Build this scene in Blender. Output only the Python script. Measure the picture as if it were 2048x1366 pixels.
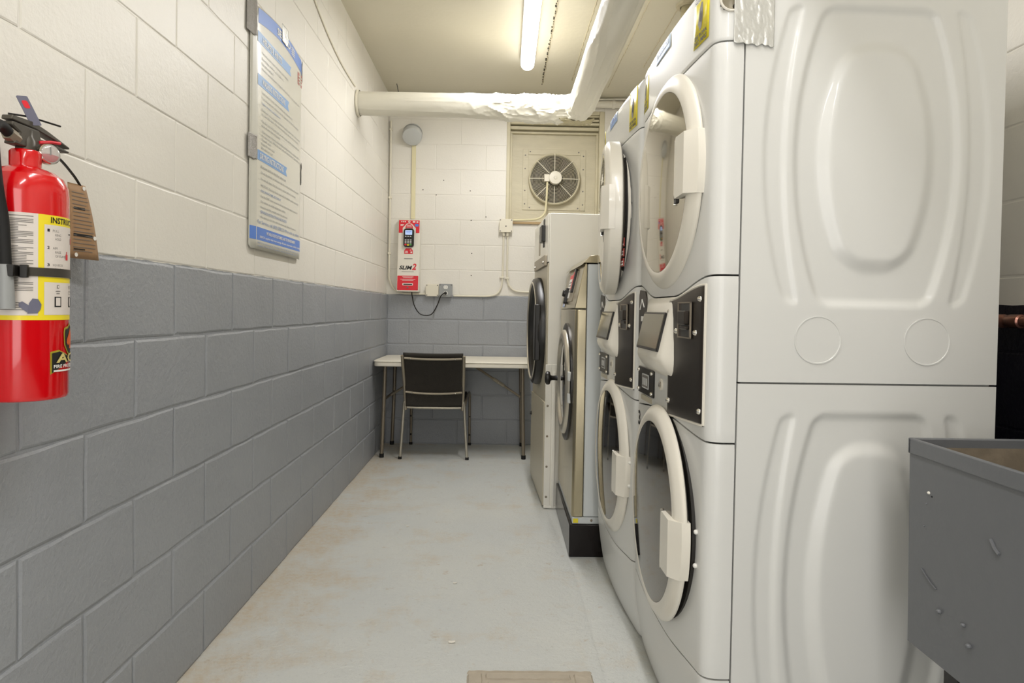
import bpy, bmesh, math, random
from math import sin, cos, pi, radians, sqrt, atan2, asin
from mathutils import Vector, Matrix, noise

random.seed(7)
for o in list(bpy.data.objects):
    bpy.data.objects.remove(o)
SC = bpy.context.scene
COL = SC.collection

# ------------------------------------------------------------------ camera
def make_camera():
    cd = bpy.data.cameras.new('camera')
    cd.sensor_fit = 'HORIZONTAL'
    cd.sensor_width = 36.0
    cd.lens = 36.0 * 1328.0 / 2048.0
    cd.clip_start = 0.02
    cd.shift_x = 0.0
    cd.shift_y = -37.9 / 2048.0
    ob = bpy.data.objects.new('camera', cd)
    COL.objects.link(ob)
    yaw, pit, rol = 0.0179, 0.0190, 0.0174
    F = Vector((sin(yaw) * cos(pit), cos(yaw) * cos(pit), -sin(pit)))
    R = Vector((cos(yaw), -sin(yaw), 0))
    U = R.cross(F)
    R2 = cos(rol) * R + sin(rol) * U
    U2 = cos(rol) * U - sin(rol) * R
    ob.matrix_world = Matrix(((R2.x, U2.x, -F.x, 0), (R2.y, U2.y, -F.y, 0), (R2.z, U2.z, -F.z, 1.1068), (0, 0, 0, 1)))
    SC.camera = ob
make_camera()

# ------------------------------------------------------------------ world, exposure
W_ = bpy.data.worlds.new('world'); SC.world = W_
W_.use_nodes = True
W_.node_tree.nodes['Background'].inputs[0].default_value = (0.9, 0.92, 1.0, 1)
W_.node_tree.nodes['Background'].inputs[1].default_value = 0.05
SC.view_settings.view_transform = 'Standard'
SC.view_settings.look = 'None'
SC.view_settings.gamma = 1.0
SC.view_settings.use_curve_mapping = False
SC.view_settings.exposure = 0.13
LAMP = 4.5             # glow of the fluorescent lenses
LAMP_W = 14.0          # light each strip throws down into the room
LAMP_FAR = 1.95        # extra strength put on the far strip to brighten the back
LAMP_COL = (1.0, 0.985, 0.985)
# unseen fill lamp added inside the rear wall, brightening faces turned to the camera
DL = bpy.data.lights.new('rear_fill_light', 'AREA'); DL.shape = 'RECTANGLE'; DL.size = 1.1; DL.size_y = 2.0
DL.energy = 21.0; DL.color = (1.0, 0.985, 0.97)
DO = bpy.data.objects.new('rear_fill_light', DL); COL.objects.link(DO)
DO.location = (-.05, -1.57, 1.05); DO.rotation_euler = (pi / 2, 0, 0)

# ------------------------------------------------------------------ materials
def lin(h):
    if isinstance(h, str):
        h = h.lstrip('#'); c = [int(h[i:i+2], 16) / 255 for i in (0, 2, 4)]
    else:
        c = h
    return tuple((x / 12.92 if x <= 0.04045 else ((x + 0.055) / 1.055) ** 2.4) for x in c) + (1.0,)

class NT:
    def __init__(s, name):
        s.m = bpy.data.materials.new(name); s.m.use_nodes = True
        s.t = s.m.node_tree; s.b = s.t.nodes['Principled BSDF']
    def n(s, typ, **kw):
        x = s.t.nodes.new(typ)
        for k, v in kw.items():
            if k in x.inputs.keys() if hasattr(x.inputs, 'keys') else False:
                x.inputs[k].default_value = v
            else:
                setattr(x, k, v)
        return x
    def l(s, a, b): s.t.links.new(a, b)

def mat(name, col, rough=0.5, metal=0.0, bump=0.0, bscale=60.0, var=0.0, vscale=3.0, coat=0.0, spec=0.5, emit=None, trans=0.0, aniso=None, rvar=0.0):
    q = NT(name); b = q.b
    c = lin(col)
    b.inputs['Base Color'].default_value = c
    b.inputs['Roughness'].default_value = rough
    b.inputs['Metallic'].default_value = metal
    b.inputs['Specular IOR Level'].default_value = spec
    b.inputs['Coat Weight'].default_value = coat
    b.inputs['Coat Roughness'].default_value = 0.06
    if trans: b.inputs['Transmission Weight'].default_value = trans
    if emit:
        b.inputs['Emission Color'].default_value = lin(emit[0]); b.inputs['Emission Strength'].default_value = emit[1]
    tc = q.n('ShaderNodeTexCoord')
    src = tc.outputs['Object']
    if aniso:
        mp = q.n('ShaderNodeMapping'); mp.inputs['Scale'].default_value = aniso
        q.l(src, mp.inputs['Vector']); src = mp.outputs['Vector']
    if var:
        nz = q.n('ShaderNodeTexNoise'); nz.inputs['Scale'].default_value = vscale; nz.inputs['Detail'].default_value = 4
        q.l(src, nz.inputs['Vector'])
        mx = q.n('ShaderNodeMix', data_type='RGBA')
        mx.inputs[6].default_value = tuple(x * (1 - var) for x in c[:3]) + (1,)
        mx.inputs[7].default_value = tuple(min(1, x * (1 + var)) for x in c[:3]) + (1,)
        q.l(nz.outputs['Fac'], mx.inputs[0]); q.l(mx.outputs[2], b.inputs['Base Color'])
    if rvar:
        nr = q.n('ShaderNodeTexNoise'); nr.inputs['Scale'].default_value = vscale * 2
        q.l(src, nr.inputs['Vector'])
        mr = q.n('ShaderNodeMapRange'); mr.inputs['To Min'].default_value = max(0.02, rough - rvar); mr.inputs['To Max'].default_value = rough + rvar
        q.l(nr.outputs['Fac'], mr.inputs['Value']); q.l(mr.outputs['Result'], b.inputs['Roughness'])
    if bump:
        nz2 = q.n('ShaderNodeTexNoise'); nz2.inputs['Scale'].default_value = bscale; nz2.inputs['Detail'].default_value = 5
        q.l(src, nz2.inputs['Vector'])
        bp = q.n('ShaderNodeBump'); bp.inputs['Strength'].default_value = bump; bp.inputs['Distance'].default_value = 0.004
        q.l(nz2.outputs['Fac'], bp.inputs['Height']); q.l(bp.outputs['Normal'], b.inputs['Normal'])
    return q.m

def wall_paint(name, hi, lo, zsplit):
    """two coats of gloss paint on block, the lower one ending at height zsplit"""
    q = NT(name); b = q.b
    g = q.n('ShaderNodeNewGeometry'); sp = q.n('ShaderNodeSeparateXYZ'); q.l(g.outputs['Position'], sp.inputs[0])
    nz = q.n('ShaderNodeTexNoise'); nz.inputs['Scale'].default_value = 14; q.l(g.outputs['Position'], nz.inputs['Vector'])
    ad = q.n('ShaderNodeMath', operation='MULTIPLY_ADD'); ad.inputs[1].default_value = 0.012
    q.l(nz.outputs['Fac'], ad.inputs[0]); q.l(sp.outputs['Z'], ad.inputs[2])
    gt = q.n('ShaderNodeMath', operation='GREATER_THAN'); gt.inputs[1].default_value = zsplit + 0.006
    q.l(ad.outputs[0], gt.inputs[0])
    # gentle unevenness of each coat
    nv = q.n('ShaderNodeTexNoise'); nv.inputs['Scale'].default_value = 2.2; nv.inputs['Detail'].default_value = 5
    q.l(g.outputs['Position'], nv.inputs['Vector'])
    def coat(c, v):
        c = lin(c); mx = q.n('ShaderNodeMix', data_type='RGBA')
        mx.inputs[6].default_value = tuple(x * (1 - v) for x in c[:3]) + (1,)
        mx.inputs[7].default_value = tuple(min(1, x * (1 + v)) for x in c[:3]) + (1,)
        q.l(nv.outputs['Fac'], mx.inputs[0]); return mx.outputs[2]
    mx = q.n('ShaderNodeMix', data_type='RGBA')
    q.l(gt.outputs[0], mx.inputs[0]); q.l(coat(lo, .10), mx.inputs[6]); q.l(coat(hi, .05), mx.inputs[7])
    q.l(mx.outputs[2], b.inputs['Base Color'])
    b.inputs['Roughness'].default_value = 0.42
    # orange peel, brush streaks and a few drips
    n1 = q.n('ShaderNodeTexNoise'); n1.inputs['Scale'].default_value = 75; n1.inputs['Detail'].default_value = 6; n1.inputs['Roughness'].default_value = .62
    n2 = q.n('ShaderNodeTexNoise'); n2.inputs['Scale'].default_value = 9; n2.inputs['Detail'].default_value = 3
    q.l(g.outputs['Position'], n1.inputs['Vector']); q.l(g.outputs['Position'], n2.inputs['Vector'])
    ms = q.n('ShaderNodeMath', operation='MULTIPLY_ADD'); ms.inputs[1].default_value = 1.3
    q.l(n2.outputs['Fac'], ms.inputs[0]); q.l(n1.outputs['Fac'], ms.inputs[2])
    bp = q.n('ShaderNodeBump'); bp.inputs['Strength'].default_value = .6; bp.inputs['Distance'].default_value = .004
    st = q.n('ShaderNodeMapRange'); st.inputs['To Min'].default_value = .75; st.inputs['To Max'].default_value = .26
    q.l(gt.outputs[0], st.inputs['Value']); q.l(st.outputs['Result'], bp.inputs['Strength'])
    q.l(ms.outputs[0], bp.inputs['Height']); q.l(bp.outputs['Normal'], b.inputs['Normal'])
    return q.m

def floor_paint(name):
    q = NT(name); b = q.b
    g = q.n('ShaderNodeNewGeometry'); sp = q.n('ShaderNodeSeparateXYZ'); q.l(g.outputs['Position'], sp.inputs[0])
    def nz(s, d=5, r=.55):
        x = q.n('ShaderNodeTexNoise'); x.inputs['Scale'].default_value = s; x.inputs['Detail'].default_value = d; x.inputs['Roughness'].default_value = r
        q.l(g.outputs['Position'], x.inputs['Vector']); return x.outputs['Fac']
    def ramp(src, p0, p1):
        x = q.n('ShaderNodeMapRange'); x.inputs['From Min'].default_value = p0; x.inputs['From Max'].default_value = p1
        q.l(src, x.inputs['Value']); return x.outputs['Result']
    def mth(op, a, bb):
        x = q.n('ShaderNodeMath', operation=op)
        for i, y in enumerate((a, bb)):
            if isinstance(y, (int, float)): x.inputs[i].default_value = y
            else: q.l(y, x.inputs[i])
        return x.outputs[0]
    def mix(f, a, bb):
        x = q.n('ShaderNodeMix', data_type='RGBA')
        q.l(f, x.inputs[0])
        for i, y in ((6, a), (7, bb)):
            if isinstance(y, str): x.inputs[i].default_value = lin(y)
            else: q.l(y, x.inputs[i])
        return x.outputs[2]
    # wear of the paint: strongest along the left wall and in trodden patches
    nearwall = ramp(sp.outputs['X'], -0.45, -0.90)
    w1 = mth('ADD', nz(4.2, 8, .68), mth('MULTIPLY', nearwall, .22))
    wear = ramp(w1, .53, .74)
    fine = ramp(nz(34, 6, .7), .42, .62)
    base = mix(ramp(nz(1.3), .3, .7), '#cdd0ce', '#d6d7d1')
    c = mix(mth('MULTIPLY', wear, mth('MULTIPLY_ADD', fine, .55)), base, '#cbbfab')
    sp2 = ramp(nz(11, 7, .75), .61, .69)
    c = mix(mth('MULTIPLY', sp2, .6), c, '#b39d80')
    # scuffs and grit: small darker and paler flecks
    c = mix(mth('MULTIPLY', ramp(nz(70, 4, .8), .60, .68), .35), c, '#8f8d86')
    c = mix(mth('MULTIPLY', ramp(nz(48, 3, .7), .64, .70), .5), c, '#e2e0d6')
    q.l(c, b.inputs['Base Color'])
    b.inputs['Roughness'].default_value = .40
    q.l(ramp(nz(5), .2, .8), b.inputs['Roughness'])
    mr = q.n('ShaderNodeMapRange'); mr.inputs['To Min'].default_value = .30; mr.inputs['To Max'].default_value = .55
    q.l(nz(5), mr.inputs['Value']); q.l(mr.outputs['Result'], b.inputs['Roughness'])
    h = mth('ADD', nz(62, 7, .72), mth('MULTIPLY', nz(15, 5, .65), 1.6))
    bp = q.n('ShaderNodeBump'); bp.inputs['Strength'].default_value = .85; bp.inputs['Distance'].default_value = .004
    q.l(h, bp.inputs['Height']); q.l(bp.outputs['Normal'], b.inputs['Normal'])
    return q.m

M = {}
M['wall'] = wall_paint('wall_paint', '#e7e3d9', '#9b9ea2', 1.2192)
M['wall_r'] = wall_paint('wall_paint_navy', '#e3dfd4', '#15131f', 1.143)
M['floor'] = floor_paint('floor_paint')
M['ceiling'] = mat('ceiling_paint', '#d9d3bf', .45, bump=.35, bscale=35, var=.06, vscale=2)
M['cream'] = mat('cream_paint', '#e4decb', .4, bump=.1, bscale=40)
M['sash'] = mat('old_cream_paint', '#cfc7ab', .5, bump=.35, bscale=30, var=.12, vscale=9, aniso=(1, 1, 1))
M['ply'] = mat('painted_plywood', '#cbc3a9', .5, bump=.5, bscale=22, var=.10, vscale=7, aniso=(1.0, 1.0, 4.0))
M['enamel'] = mat('white_enamel', '#dcdcd8', .34, coat=.18, var=.012, vscale=2)
M['plastic'] = mat('white_plastic', '#e6e1d4', .3, coat=.2)
M['plastic2'] = mat('cream_plastic', '#e3ddcc', .34)
M['black'] = mat('black_plastic', '#16130f', .35)
M['blackmet'] = mat('black_brushed_plate', '#3a342e', .38, metal=.65, var=.10, vscale=30, aniso=(1, 14, 1))
M['darktrim'] = mat('dark_trim', '#1d1a16', .5)
M['glass'] = mat('mirror_tinted_glass', '#b2ada0', .05, metal=1.0)
M['glassdark'] = mat('dark_tinted_glass', '#6e6860', .05, metal=1.0)
M['steel'] = mat('stainless_steel', '#b3a98f', .24, metal=1.0, var=.12, vscale=5, aniso=(6, 6, .6), rvar=.06)
M['chrome'] = mat('chrome', '#d8d4cb', .12, metal=1.0)
M['alu'] = mat('aluminium', '#c4beb0', .34, metal=.85)
M['bronze'] = mat('bronze_grey_tube', '#8a8070', .38, metal=.55)
M['graymet'] = mat('grey_steel_plate', '#a39a89', .4, metal=.6)
M['sidegrey'] = mat('pale_grey_enamel', '#ced2d2', .3, coat=.2)
M['dryerwhite'] = mat('cream_enamel', '#f4f1e7', .3, coat=.25)
M['dryerpanel'] = mat('putty_enamel', '#c3bba6', .38)
M['plinth'] = mat('black_gloss_paint', '#120b0a', .22, coat=.1, spec=.3, bump=.12, bscale=25)
M['rubber'] = mat('black_rubber', '#0f0e0d', .7)
M['red'] = mat('red_gloss_enamel', '#d4040f', .16, coat=.6)
M['redprint'] = mat('red_print', '#dd2232', .4)
M['white'] = mat('white_print', '#efede6', .45)
M['paperlabel'] = mat('label_paper', '#dfd6cd', .4)
M['yellow'] = mat('yellow_print', '#f2dc2c', .4)
M['yellow2'] = mat('yellow_sticker', '#e6d52c', .4)
M['blue'] = mat('blue_print', '#5b86d6', .4)
M['bluelight'] = mat('pale_blue_print', '#84acde', .4)
M['bluetext'] = mat('blue_grey_ink', '#8f9fc0', .5)
M['ink'] = mat('black_ink', '#1d1c1c', .5)
M['inkgrey'] = mat('grey_ink', '#77736e', .5)
M['poster'] = mat('poster_board', '#e0ddd0', .3, coat=.2)
M["posteredge"] = mat('poster_margin', '#d2d0c4', .35)
M['tape'] = mat('duct_tape', '#d0d0cb', .32, metal=.4, bump=.35, bscale=90, var=.12, vscale=40)
M['tapedark'] = mat('worn_duct_tape', '#8c8881', .35, metal=.5, bump=.6, bscale=140, var=.25, vscale=60, aniso=(1, 1, 5))
M['duct'] = mat('duct_wrap', '#dcd8c9', .42, coat=.12, bump=.25, bscale=28)
M['foil'] = mat('duct_liner_foil', '#b3aa88', .4, bump=.4, bscale=25)
M['kraft'] = mat('kraft_card', '#a5835f', .6)
M['greyplastic'] = mat('grey_plastic', '#9a9c9b', .45)
M['horn'] = mat('pale_grey_plastic', '#c9cbc9', .4)
M['sink'] = mat('grey_gloss_paint', '#67696c', .38, bump=.18, bscale=40, var=.05)
M['sinkin'] = mat('stained_sink_lining', '#7a6f5f', .5, bump=.3, bscale=45, var=.35, vscale=26)
M['copper'] = mat('copper_pipe', '#a8776a', .3, metal=.85)
M['tabletop'] = mat('pale_blow_moulded_plastic', '#ece6d6', .42, bump=.08, bscale=200)
M['mesh'] = mat('black_woven_mesh', '#2a251d', .65, bump=.9, bscale=260)
M['screen'] = mat('lcd_screen', '#9fb4d8', .2, emit=('#b5c8f0', .55))
M['screengrey'] = mat('grey_lcd', '#77725f', .12, metal=.35)
M['fanblade'] = mat('dusty_fan_blade', '#2e2a22', .5)
M['wood'] = mat('bare_wood_sill', '#b79c73', .6, bump=.2)
M['bulb'] = mat('fluorescent_lens', '#ffffff', .4, emit=('#ffffff', LAMP))
M['bulb'].node_tree.nodes['Principled BSDF'].inputs['Emission Color'].default_value = LAMP_COL + (1,)
M['clear'] = mat('clear_gauge', '#f1eeea', .08, trans=.75)
M['debris'] = mat('paint_chip', '#e9e4d8', .6)
M['hatch'] = mat('worn_concrete', '#b5aa98', .6, bump=.7, bscale=60, var=.14, vscale=18)
M['seam'] = mat('ceiling_seam_paint', '#c3b99d', .55, bump=.8, bscale=120, var=.2, vscale=50)
M['crack'] = mat('dark_crack', '#3d372c', .8)
M['warnred'] = mat('warning_label_red', '#9a3a2f', .5)
M['paleblue'] = mat('pale_blue_sticker', '#c9d8e4', .45)
M['drum'] = mat('dark_drum', '#59554e', .35, metal=.7)

# ------------------------------------------------------------------ mesh builder
def frame(o, r, u, n=None):
    o, r, u = Vector(o), Vector(r).normalized(), Vector(u).normalized()
    n = r.cross(u) if n is None else Vector(n)
    return Matrix(((r.x, u.x, n.x, o.x), (r.y, u.y, n.y, o.y), (r.z, u.z, n.z, o.z), (0, 0, 0, 1)))

_text = {}
def text_geo(s, bold=0.0, shear=0.0):
    k = (s, bold, shear)
    if k in _text: return _text[k]
    cu = bpy.data.curves.new('txt', 'FONT'); cu.body = s; cu.resolution_u = 2; cu.offset = bold; cu.shear = shear
    ob = bpy.data.objects.new('txt', cu); COL.objects.link(ob)
    dg = bpy.context.evaluated_depsgraph_get(); dg.update()
    me = bpy.data.meshes.new_from_object(ob.evaluated_get(dg))
    vs = [v.co.copy() for v in me.vertices]; fs = [tuple(p.vertices) for p in me.polygons]
    bpy.data.objects.remove(ob); bpy.data.curves.remove(cu); bpy.data.meshes.remove(me)
    if vs:
        x0 = min(v.x for v in vs); x1 = max(v.x for v in vs)
        y0 = min(v.y for v in vs); y1 = max(v.y for v in vs)
        vs = [((v.x - x0) / max(1e-6, x1 - x0), (v.y - y0) / max(1e-6, y1 - y0)) for v in vs]
    _text[k] = (vs, fs)
    return _text[k]

class MB:
    def __init__(s): s.v = []; s.f = []; s.m = []
    def add(s, vs, fs, mi=0, X=None):
        b = len(s.v)
        for p in vs:
            p = Vector(p)
            s.v.append(X @ p if X is not None else p)
        for q in fs:
            s.f.append(tuple(b + i for i in q)); s.m.append(mi)
        return s
    def box(s, x0, x1, y0, y1, z0, z1, mi=0, X=None):
        v = [(x, y, z) for z in (z0, z1) for y in (y0, y1) for x in (x0, x1)]
        return s.add(v, [(0, 2, 3, 1), (4, 5, 7, 6), (0, 1, 5, 4), (2, 6, 7, 3), (0, 4, 6, 2), (1, 3, 7, 5)], mi, X)
    def prism(s, poly, d0, d1, X=None, mi=0):
        """2-D polygon (x right, y up) extruded along the frame's normal from d0 to d1"""
        n = len(poly)
        v = [(x, y, d0) for x, y in poly] + [(x, y, d1) for x, y in poly]
        f = [tuple(reversed(range(n))), tuple(range(n, 2 * n))] + [(i, (i + 1) % n, n + (i + 1) % n, n + i) for i in range(n)]
        return s.add(v, f, mi, X)
    def tube(s, pts, r, n=10, mi=0, caps=True, rz=None):
        pts = [Vector(p) for p in pts]
        rad = r if isinstance(r, (list, tuple)) else [r] * len(pts)
        t0 = (pts[1] - pts[0]).normalized()
        up = Vector((0, 0, 1)) if abs(t0.z) < .9 else Vector((1, 0, 0))
        a = t0.cross(up).normalized()
        vs = []
        for i, p in enumerate(pts):
            t = (pts[min(i + 1, len(pts) - 1)] - pts[max(i - 1, 0)]).normalized()
            a = (a - t * a.dot(t)).normalized(); bb = t.cross(a)
            for k in range(n):
                w = 2 * pi * k / n
                vs.append(p + rad[i] * (cos(w) * a + sin(w) * bb))
        fs = []
        for i in range(len(pts) - 1):
            for k in range(n):
                fs.append((i * n + k, i * n + (k + 1) % n, (i + 1) * n + (k + 1) % n, (i + 1) * n + k))
        if caps:
            fs.append(tuple(reversed(range(n)))); fs.append(tuple((len(pts) - 1) * n + k for k in range(n)))
        return s.add(vs, fs, mi)
    def lathe(s, prof, o, axis, n=32, mi=0, a0=0.0, a1=2 * pi, ref=None):
        axis = Vector(axis).normalized(); o = Vector(o)
        ref = Vector(ref) if ref is not None else (Vector((0, 0, 1)) if abs(axis.z) < .9 else Vector((1, 0, 0)))
        a = (ref - axis * ref.dot(axis)).normalized(); b = axis.cross(a)
        full = abs(a1 - a0 - 2 * pi) < 1e-6
        m = n if full else n + 1
        vs = []; idx = []
        for r, h in prof:
            if r < 1e-6:
                idx.append([len(vs)] * m); vs.append(o + axis * h)
            else:
                row = []
                for k in range(m):
                    w = a0 + (a1 - a0) * k / n
                    row.append(len(vs)); vs.append(o + axis * h + r * (cos(w) * a + sin(w) * b))
                idx.append(row)
        fs = []
        for i in range(len(prof) - 1):
            for k in range(n):
                k2 = (k + 1) % m
                q = [idx[i][k], idx[i][k2], idx[i + 1][k2], idx[i + 1][k]]
                q2 = []
                for z in q:
                    if z not in q2: q2.append(z)
                if len(q2) > 2: fs.append(tuple(q2))
        return s.add(vs, fs, mi)
    def grid(s, fn, nu, nv, mi=0, keep=None):
        vs = [fn(i / nu, j / nv) for j in range(nv + 1) for i in range(nu + 1)]
        fs = []
        for j in range(nv):
            for i in range(nu):
                if keep and not keep((i + .5) / nu, (j + .5) / nv): continue
                a = j * (nu + 1) + i
                fs.append((a, a + 1, a + nu + 2, a + nu + 1))
        return s.add(vs, fs, mi)
    def sphere(s, c, r, n=10, mi=0, sz=1.0):
        prof = [(r * sin(pi * i / n), -r * sz * cos(pi * i / n)) for i in range(n + 1)]
        return s.lathe(prof, c, (0, 0, 1), max(8, n * 2), mi)
    def text(s, st, X, w, h, mi=0, bold=0.0, shear=0.0, fn=None):
        """lettering fitted in a w x h box whose lower left corner is the frame's origin"""
        vs, fs = text_geo(st, bold, shear)
        if fn: return s.add([fn(x * w, y * h) for x, y in vs], fs, mi)
        return s.add([(x * w, y * h, 0) for x, y in vs], fs, mi, X)
    def build(s, name, m, parent=None, bevel=0.0, seg=2, ang=38, loc=None, smooth=True, solid=0.0, wn=False):
        me = bpy.data.meshes.new(name)
        o_ = Vector(loc) if loc is not None else Vector((0, 0, 0))
        me.from_pydata([tuple(v - o_) for v in s.v], [], s.f)
        mats = m if isinstance(m, (list, tuple)) else [m]
        for x in mats: me.materials.append(M[x] if isinstance(x, str) else x)
        if len(mats) > 1: me.polygons.foreach_set('material_index', s.m)
        bm = bmesh.new(); bm.from_mesh(me)
        bmesh.ops.recalc_face_normals(bm, faces=bm.faces); bm.to_mesh(me); bm.free()
        if smooth:
            me.polygons.foreach_set('use_smooth', [True] * len(me.polygons))
            me.set_sharp_from_angle(angle=radians(ang))
        me.update()
        ob = bpy.data.objects.new(name, me); COL.objects.link(ob)
        ob.location = o_
        if parent is not None: ob.parent = parent
        if solid:
            md = ob.modifiers.new('thick', 'SOLIDIFY'); md.thickness = solid; md.offset = 0
        if bevel:
            md = ob.modifiers.new('bevel', 'BEVEL'); md.width = bevel; md.segments = seg; md.limit_method = 'ANGLE'; md.angle_limit = radians(40)
            md.harden_normals = False
        return ob

def tag(o, label, cat, group=None):
    o['label'] = label; o['category'] = cat
    if group: o['group'] = group
    return o
def thing(name, label, cat, loc=(0, 0, 0), rotz=0.0, group=None):
    o = bpy.data.objects.new(name, None); COL.objects.link(o)
    o.empty_display_size = .05
    o.location = loc; o.rotation_euler = (0, 0, rotz)
    return tag(o, label, cat, group)
def struct(o):
    o['kind'] = 'structure'; return o
def lab(o, l): o['label'] = l; return o
def arc(c, r, a0, a1, n): return [(c[0] + r * cos(a0 + (a1 - a0) * i / n), c[1] + r * sin(a0 + (a1 - a0) * i / n)) for i in range(n + 1)]
def rrect(x0, x1, y0, y1, r, n=4):
    return arc((x1 - r, y0 + r), r, -pi / 2, 0, n) + arc((x1 - r, y1 - r), r, 0, pi / 2, n) + arc((x0 + r, y1 - r), r, pi / 2, pi, n) + arc((x0 + r, y0 + r), r, pi, 1.5 * pi, n)
def spline(pts, n=8):
    P = [Vector(p) for p in pts]; out = []
    for i in range(len(P) - 1):
        p0, p1, p2, p3 = P[max(i - 1, 0)], P[i], P[i + 1], P[min(i + 2, len(P) - 1)]
        for k in range(n):
            t = k / n
            out.append(.5 * ((2 * p1) + (p2 - p0) * t + (2 * p0 - 5 * p1 + 4 * p2 - p3) * t * t + (3 * p1 - p0 - 3 * p2 + p3) * t ** 3))
    out.append(P[-1]); return out
def smooth01(x): x = max(0.0, min(1.0, x)); return x * x * (3 - 2 * x)

# ------------------------------------------------------------------ room shell
XL, XR, YB, YR, ZC = -0.928, 1.372, 5.430, -1.60, 2.835
H8, L16 = 0.2032, 0.4064
_blocks = {}
_bseed = random.Random(11)
def block_mesh(w, h, proud, ch, mname):
    """painted block face: a ragged arris all round and a slightly crowned front; five castings of each size"""
    k = (round(w, 3), round(h, 3), proud, mname, _bseed.randrange(5))
    if k in _blocks: return _blocks[k]
    nx = max(2, int(w / .075)); nz = 2
    a, b = w / 2, h / 2
    ring = [(-a + w * q / nx, -b, 0, 1) for q in range(nx)] + [(a, -b + h * q / nz, -1, 0) for q in range(nz)] + \
           [(a - w * q / nx, b, 0, -1) for q in range(nx)] + [(-a, b - h * q / nz, 1, 0) for q in range(nz)]
    n = len(ring); v = []; f = []
    cx = [(1 if x < 0 else -1) if abs(abs(x) - a) < 1e-6 else 0 for x, z, p, q in ring]
    cz = [(1 if z < 0 else -1) if abs(abs(z) - b) < 1e-6 else 0 for x, z, p, q in ring]
    jit = [_bseed.uniform(-.35, 1.0) * ch * .55 for _ in ring]
    for lev, (ins, y) in enumerate(((0, .004), (0, -proud * .35), (ch, -proud))):
        for i_, (x, z, p, q) in enumerate(ring):
            e = (jit[i_] if lev else 0) + ins * (1 + (.5 * jit[i_] / ch if lev == 2 else 0))
            v.append((x + cx[i_] * e, y + (_bseed.uniform(-.0004, .0004) if lev == 2 else 0), z + cz[i_] * e))
    for lev in range(2):
        for i_ in range(n): f.append((lev * n + i_, lev * n + (i_ + 1) % n, (lev + 1) * n + (i_ + 1) % n, (lev + 1) * n + i_))
    f.append(tuple(range(2 * n, 3 * n)))
    me = bpy.data.meshes.new('block'); me.from_pydata(v, [], f); me.materials.append(M[mname])
    bm = bmesh.new(); bm.from_mesh(me); bmesh.ops.recalc_face_normals(bm, faces=bm.faces); bm.to_mesh(me); bm.free()
    if me.polygons[-1].normal.y > 0: me.flip_normals()
    _blocks[k] = me
    return me

def lay_blocks(wall, place, s0, s1, joint0, zsplit, mname, hole=None, zmax=ZC):
    """running bond between s0 and s1 along the wall; joint0 = a joint of the odd courses"""
    k = 0
    while k * H8 < zmax - .02:
        z0 = k * H8; z1 = min((k + 1) * H8, zmax)
        off = joint0 if k % 2 else joint0 - H8
        n0 = math.floor((s0 - off) / L16) - 1
        x = off + n0 * L16
        grey = z0 + .05 < zsplit
        gap, proud, ch = (.0056, .0042, .0050) if grey else (.0034, .0022, .0030)
        while x < s1:
            a, b = max(x, s0), min(x + L16, s1)
            pieces = [(a, b, z0, z1)] if b - a > .03 else []
            if hole and pieces:
                ha, hb, hz0, hz1 = hole; out = []
                for (pa, pb, pz0, pz1) in pieces:
                    if pb <= ha or pa >= hb or pz1 <= hz0 + .001 or pz0 >= hz1 - .001: out.append((pa, pb, pz0, pz1)); continue
                    if pa < ha: out.append((pa, ha, pz0, pz1))
                    if pb > hb: out.append((hb, pb, pz0, pz1))
                    if pz1 > hz1: out.append((max(pa, ha), min(pb, hb), hz1, pz1))
                    if pz0 < hz0: out.append((max(pa, ha), min(pb, hb), pz0, hz0))
                pieces = out
            for (pa, pb, pz0, pz1) in pieces:
                if pb - pa < .02 or pz1 - pz0 < .02: continue
                me = block_mesh(pb - pa - gap, pz1 - pz0 - gap, proud, ch, mname)
                o = bpy.data.objects.new('block', me); COL.objects.link(o); o.parent = wall
                place(o, (pa + pb) / 2, (pz0 + pz1) / 2)
            x += L16
        k += 1

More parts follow.
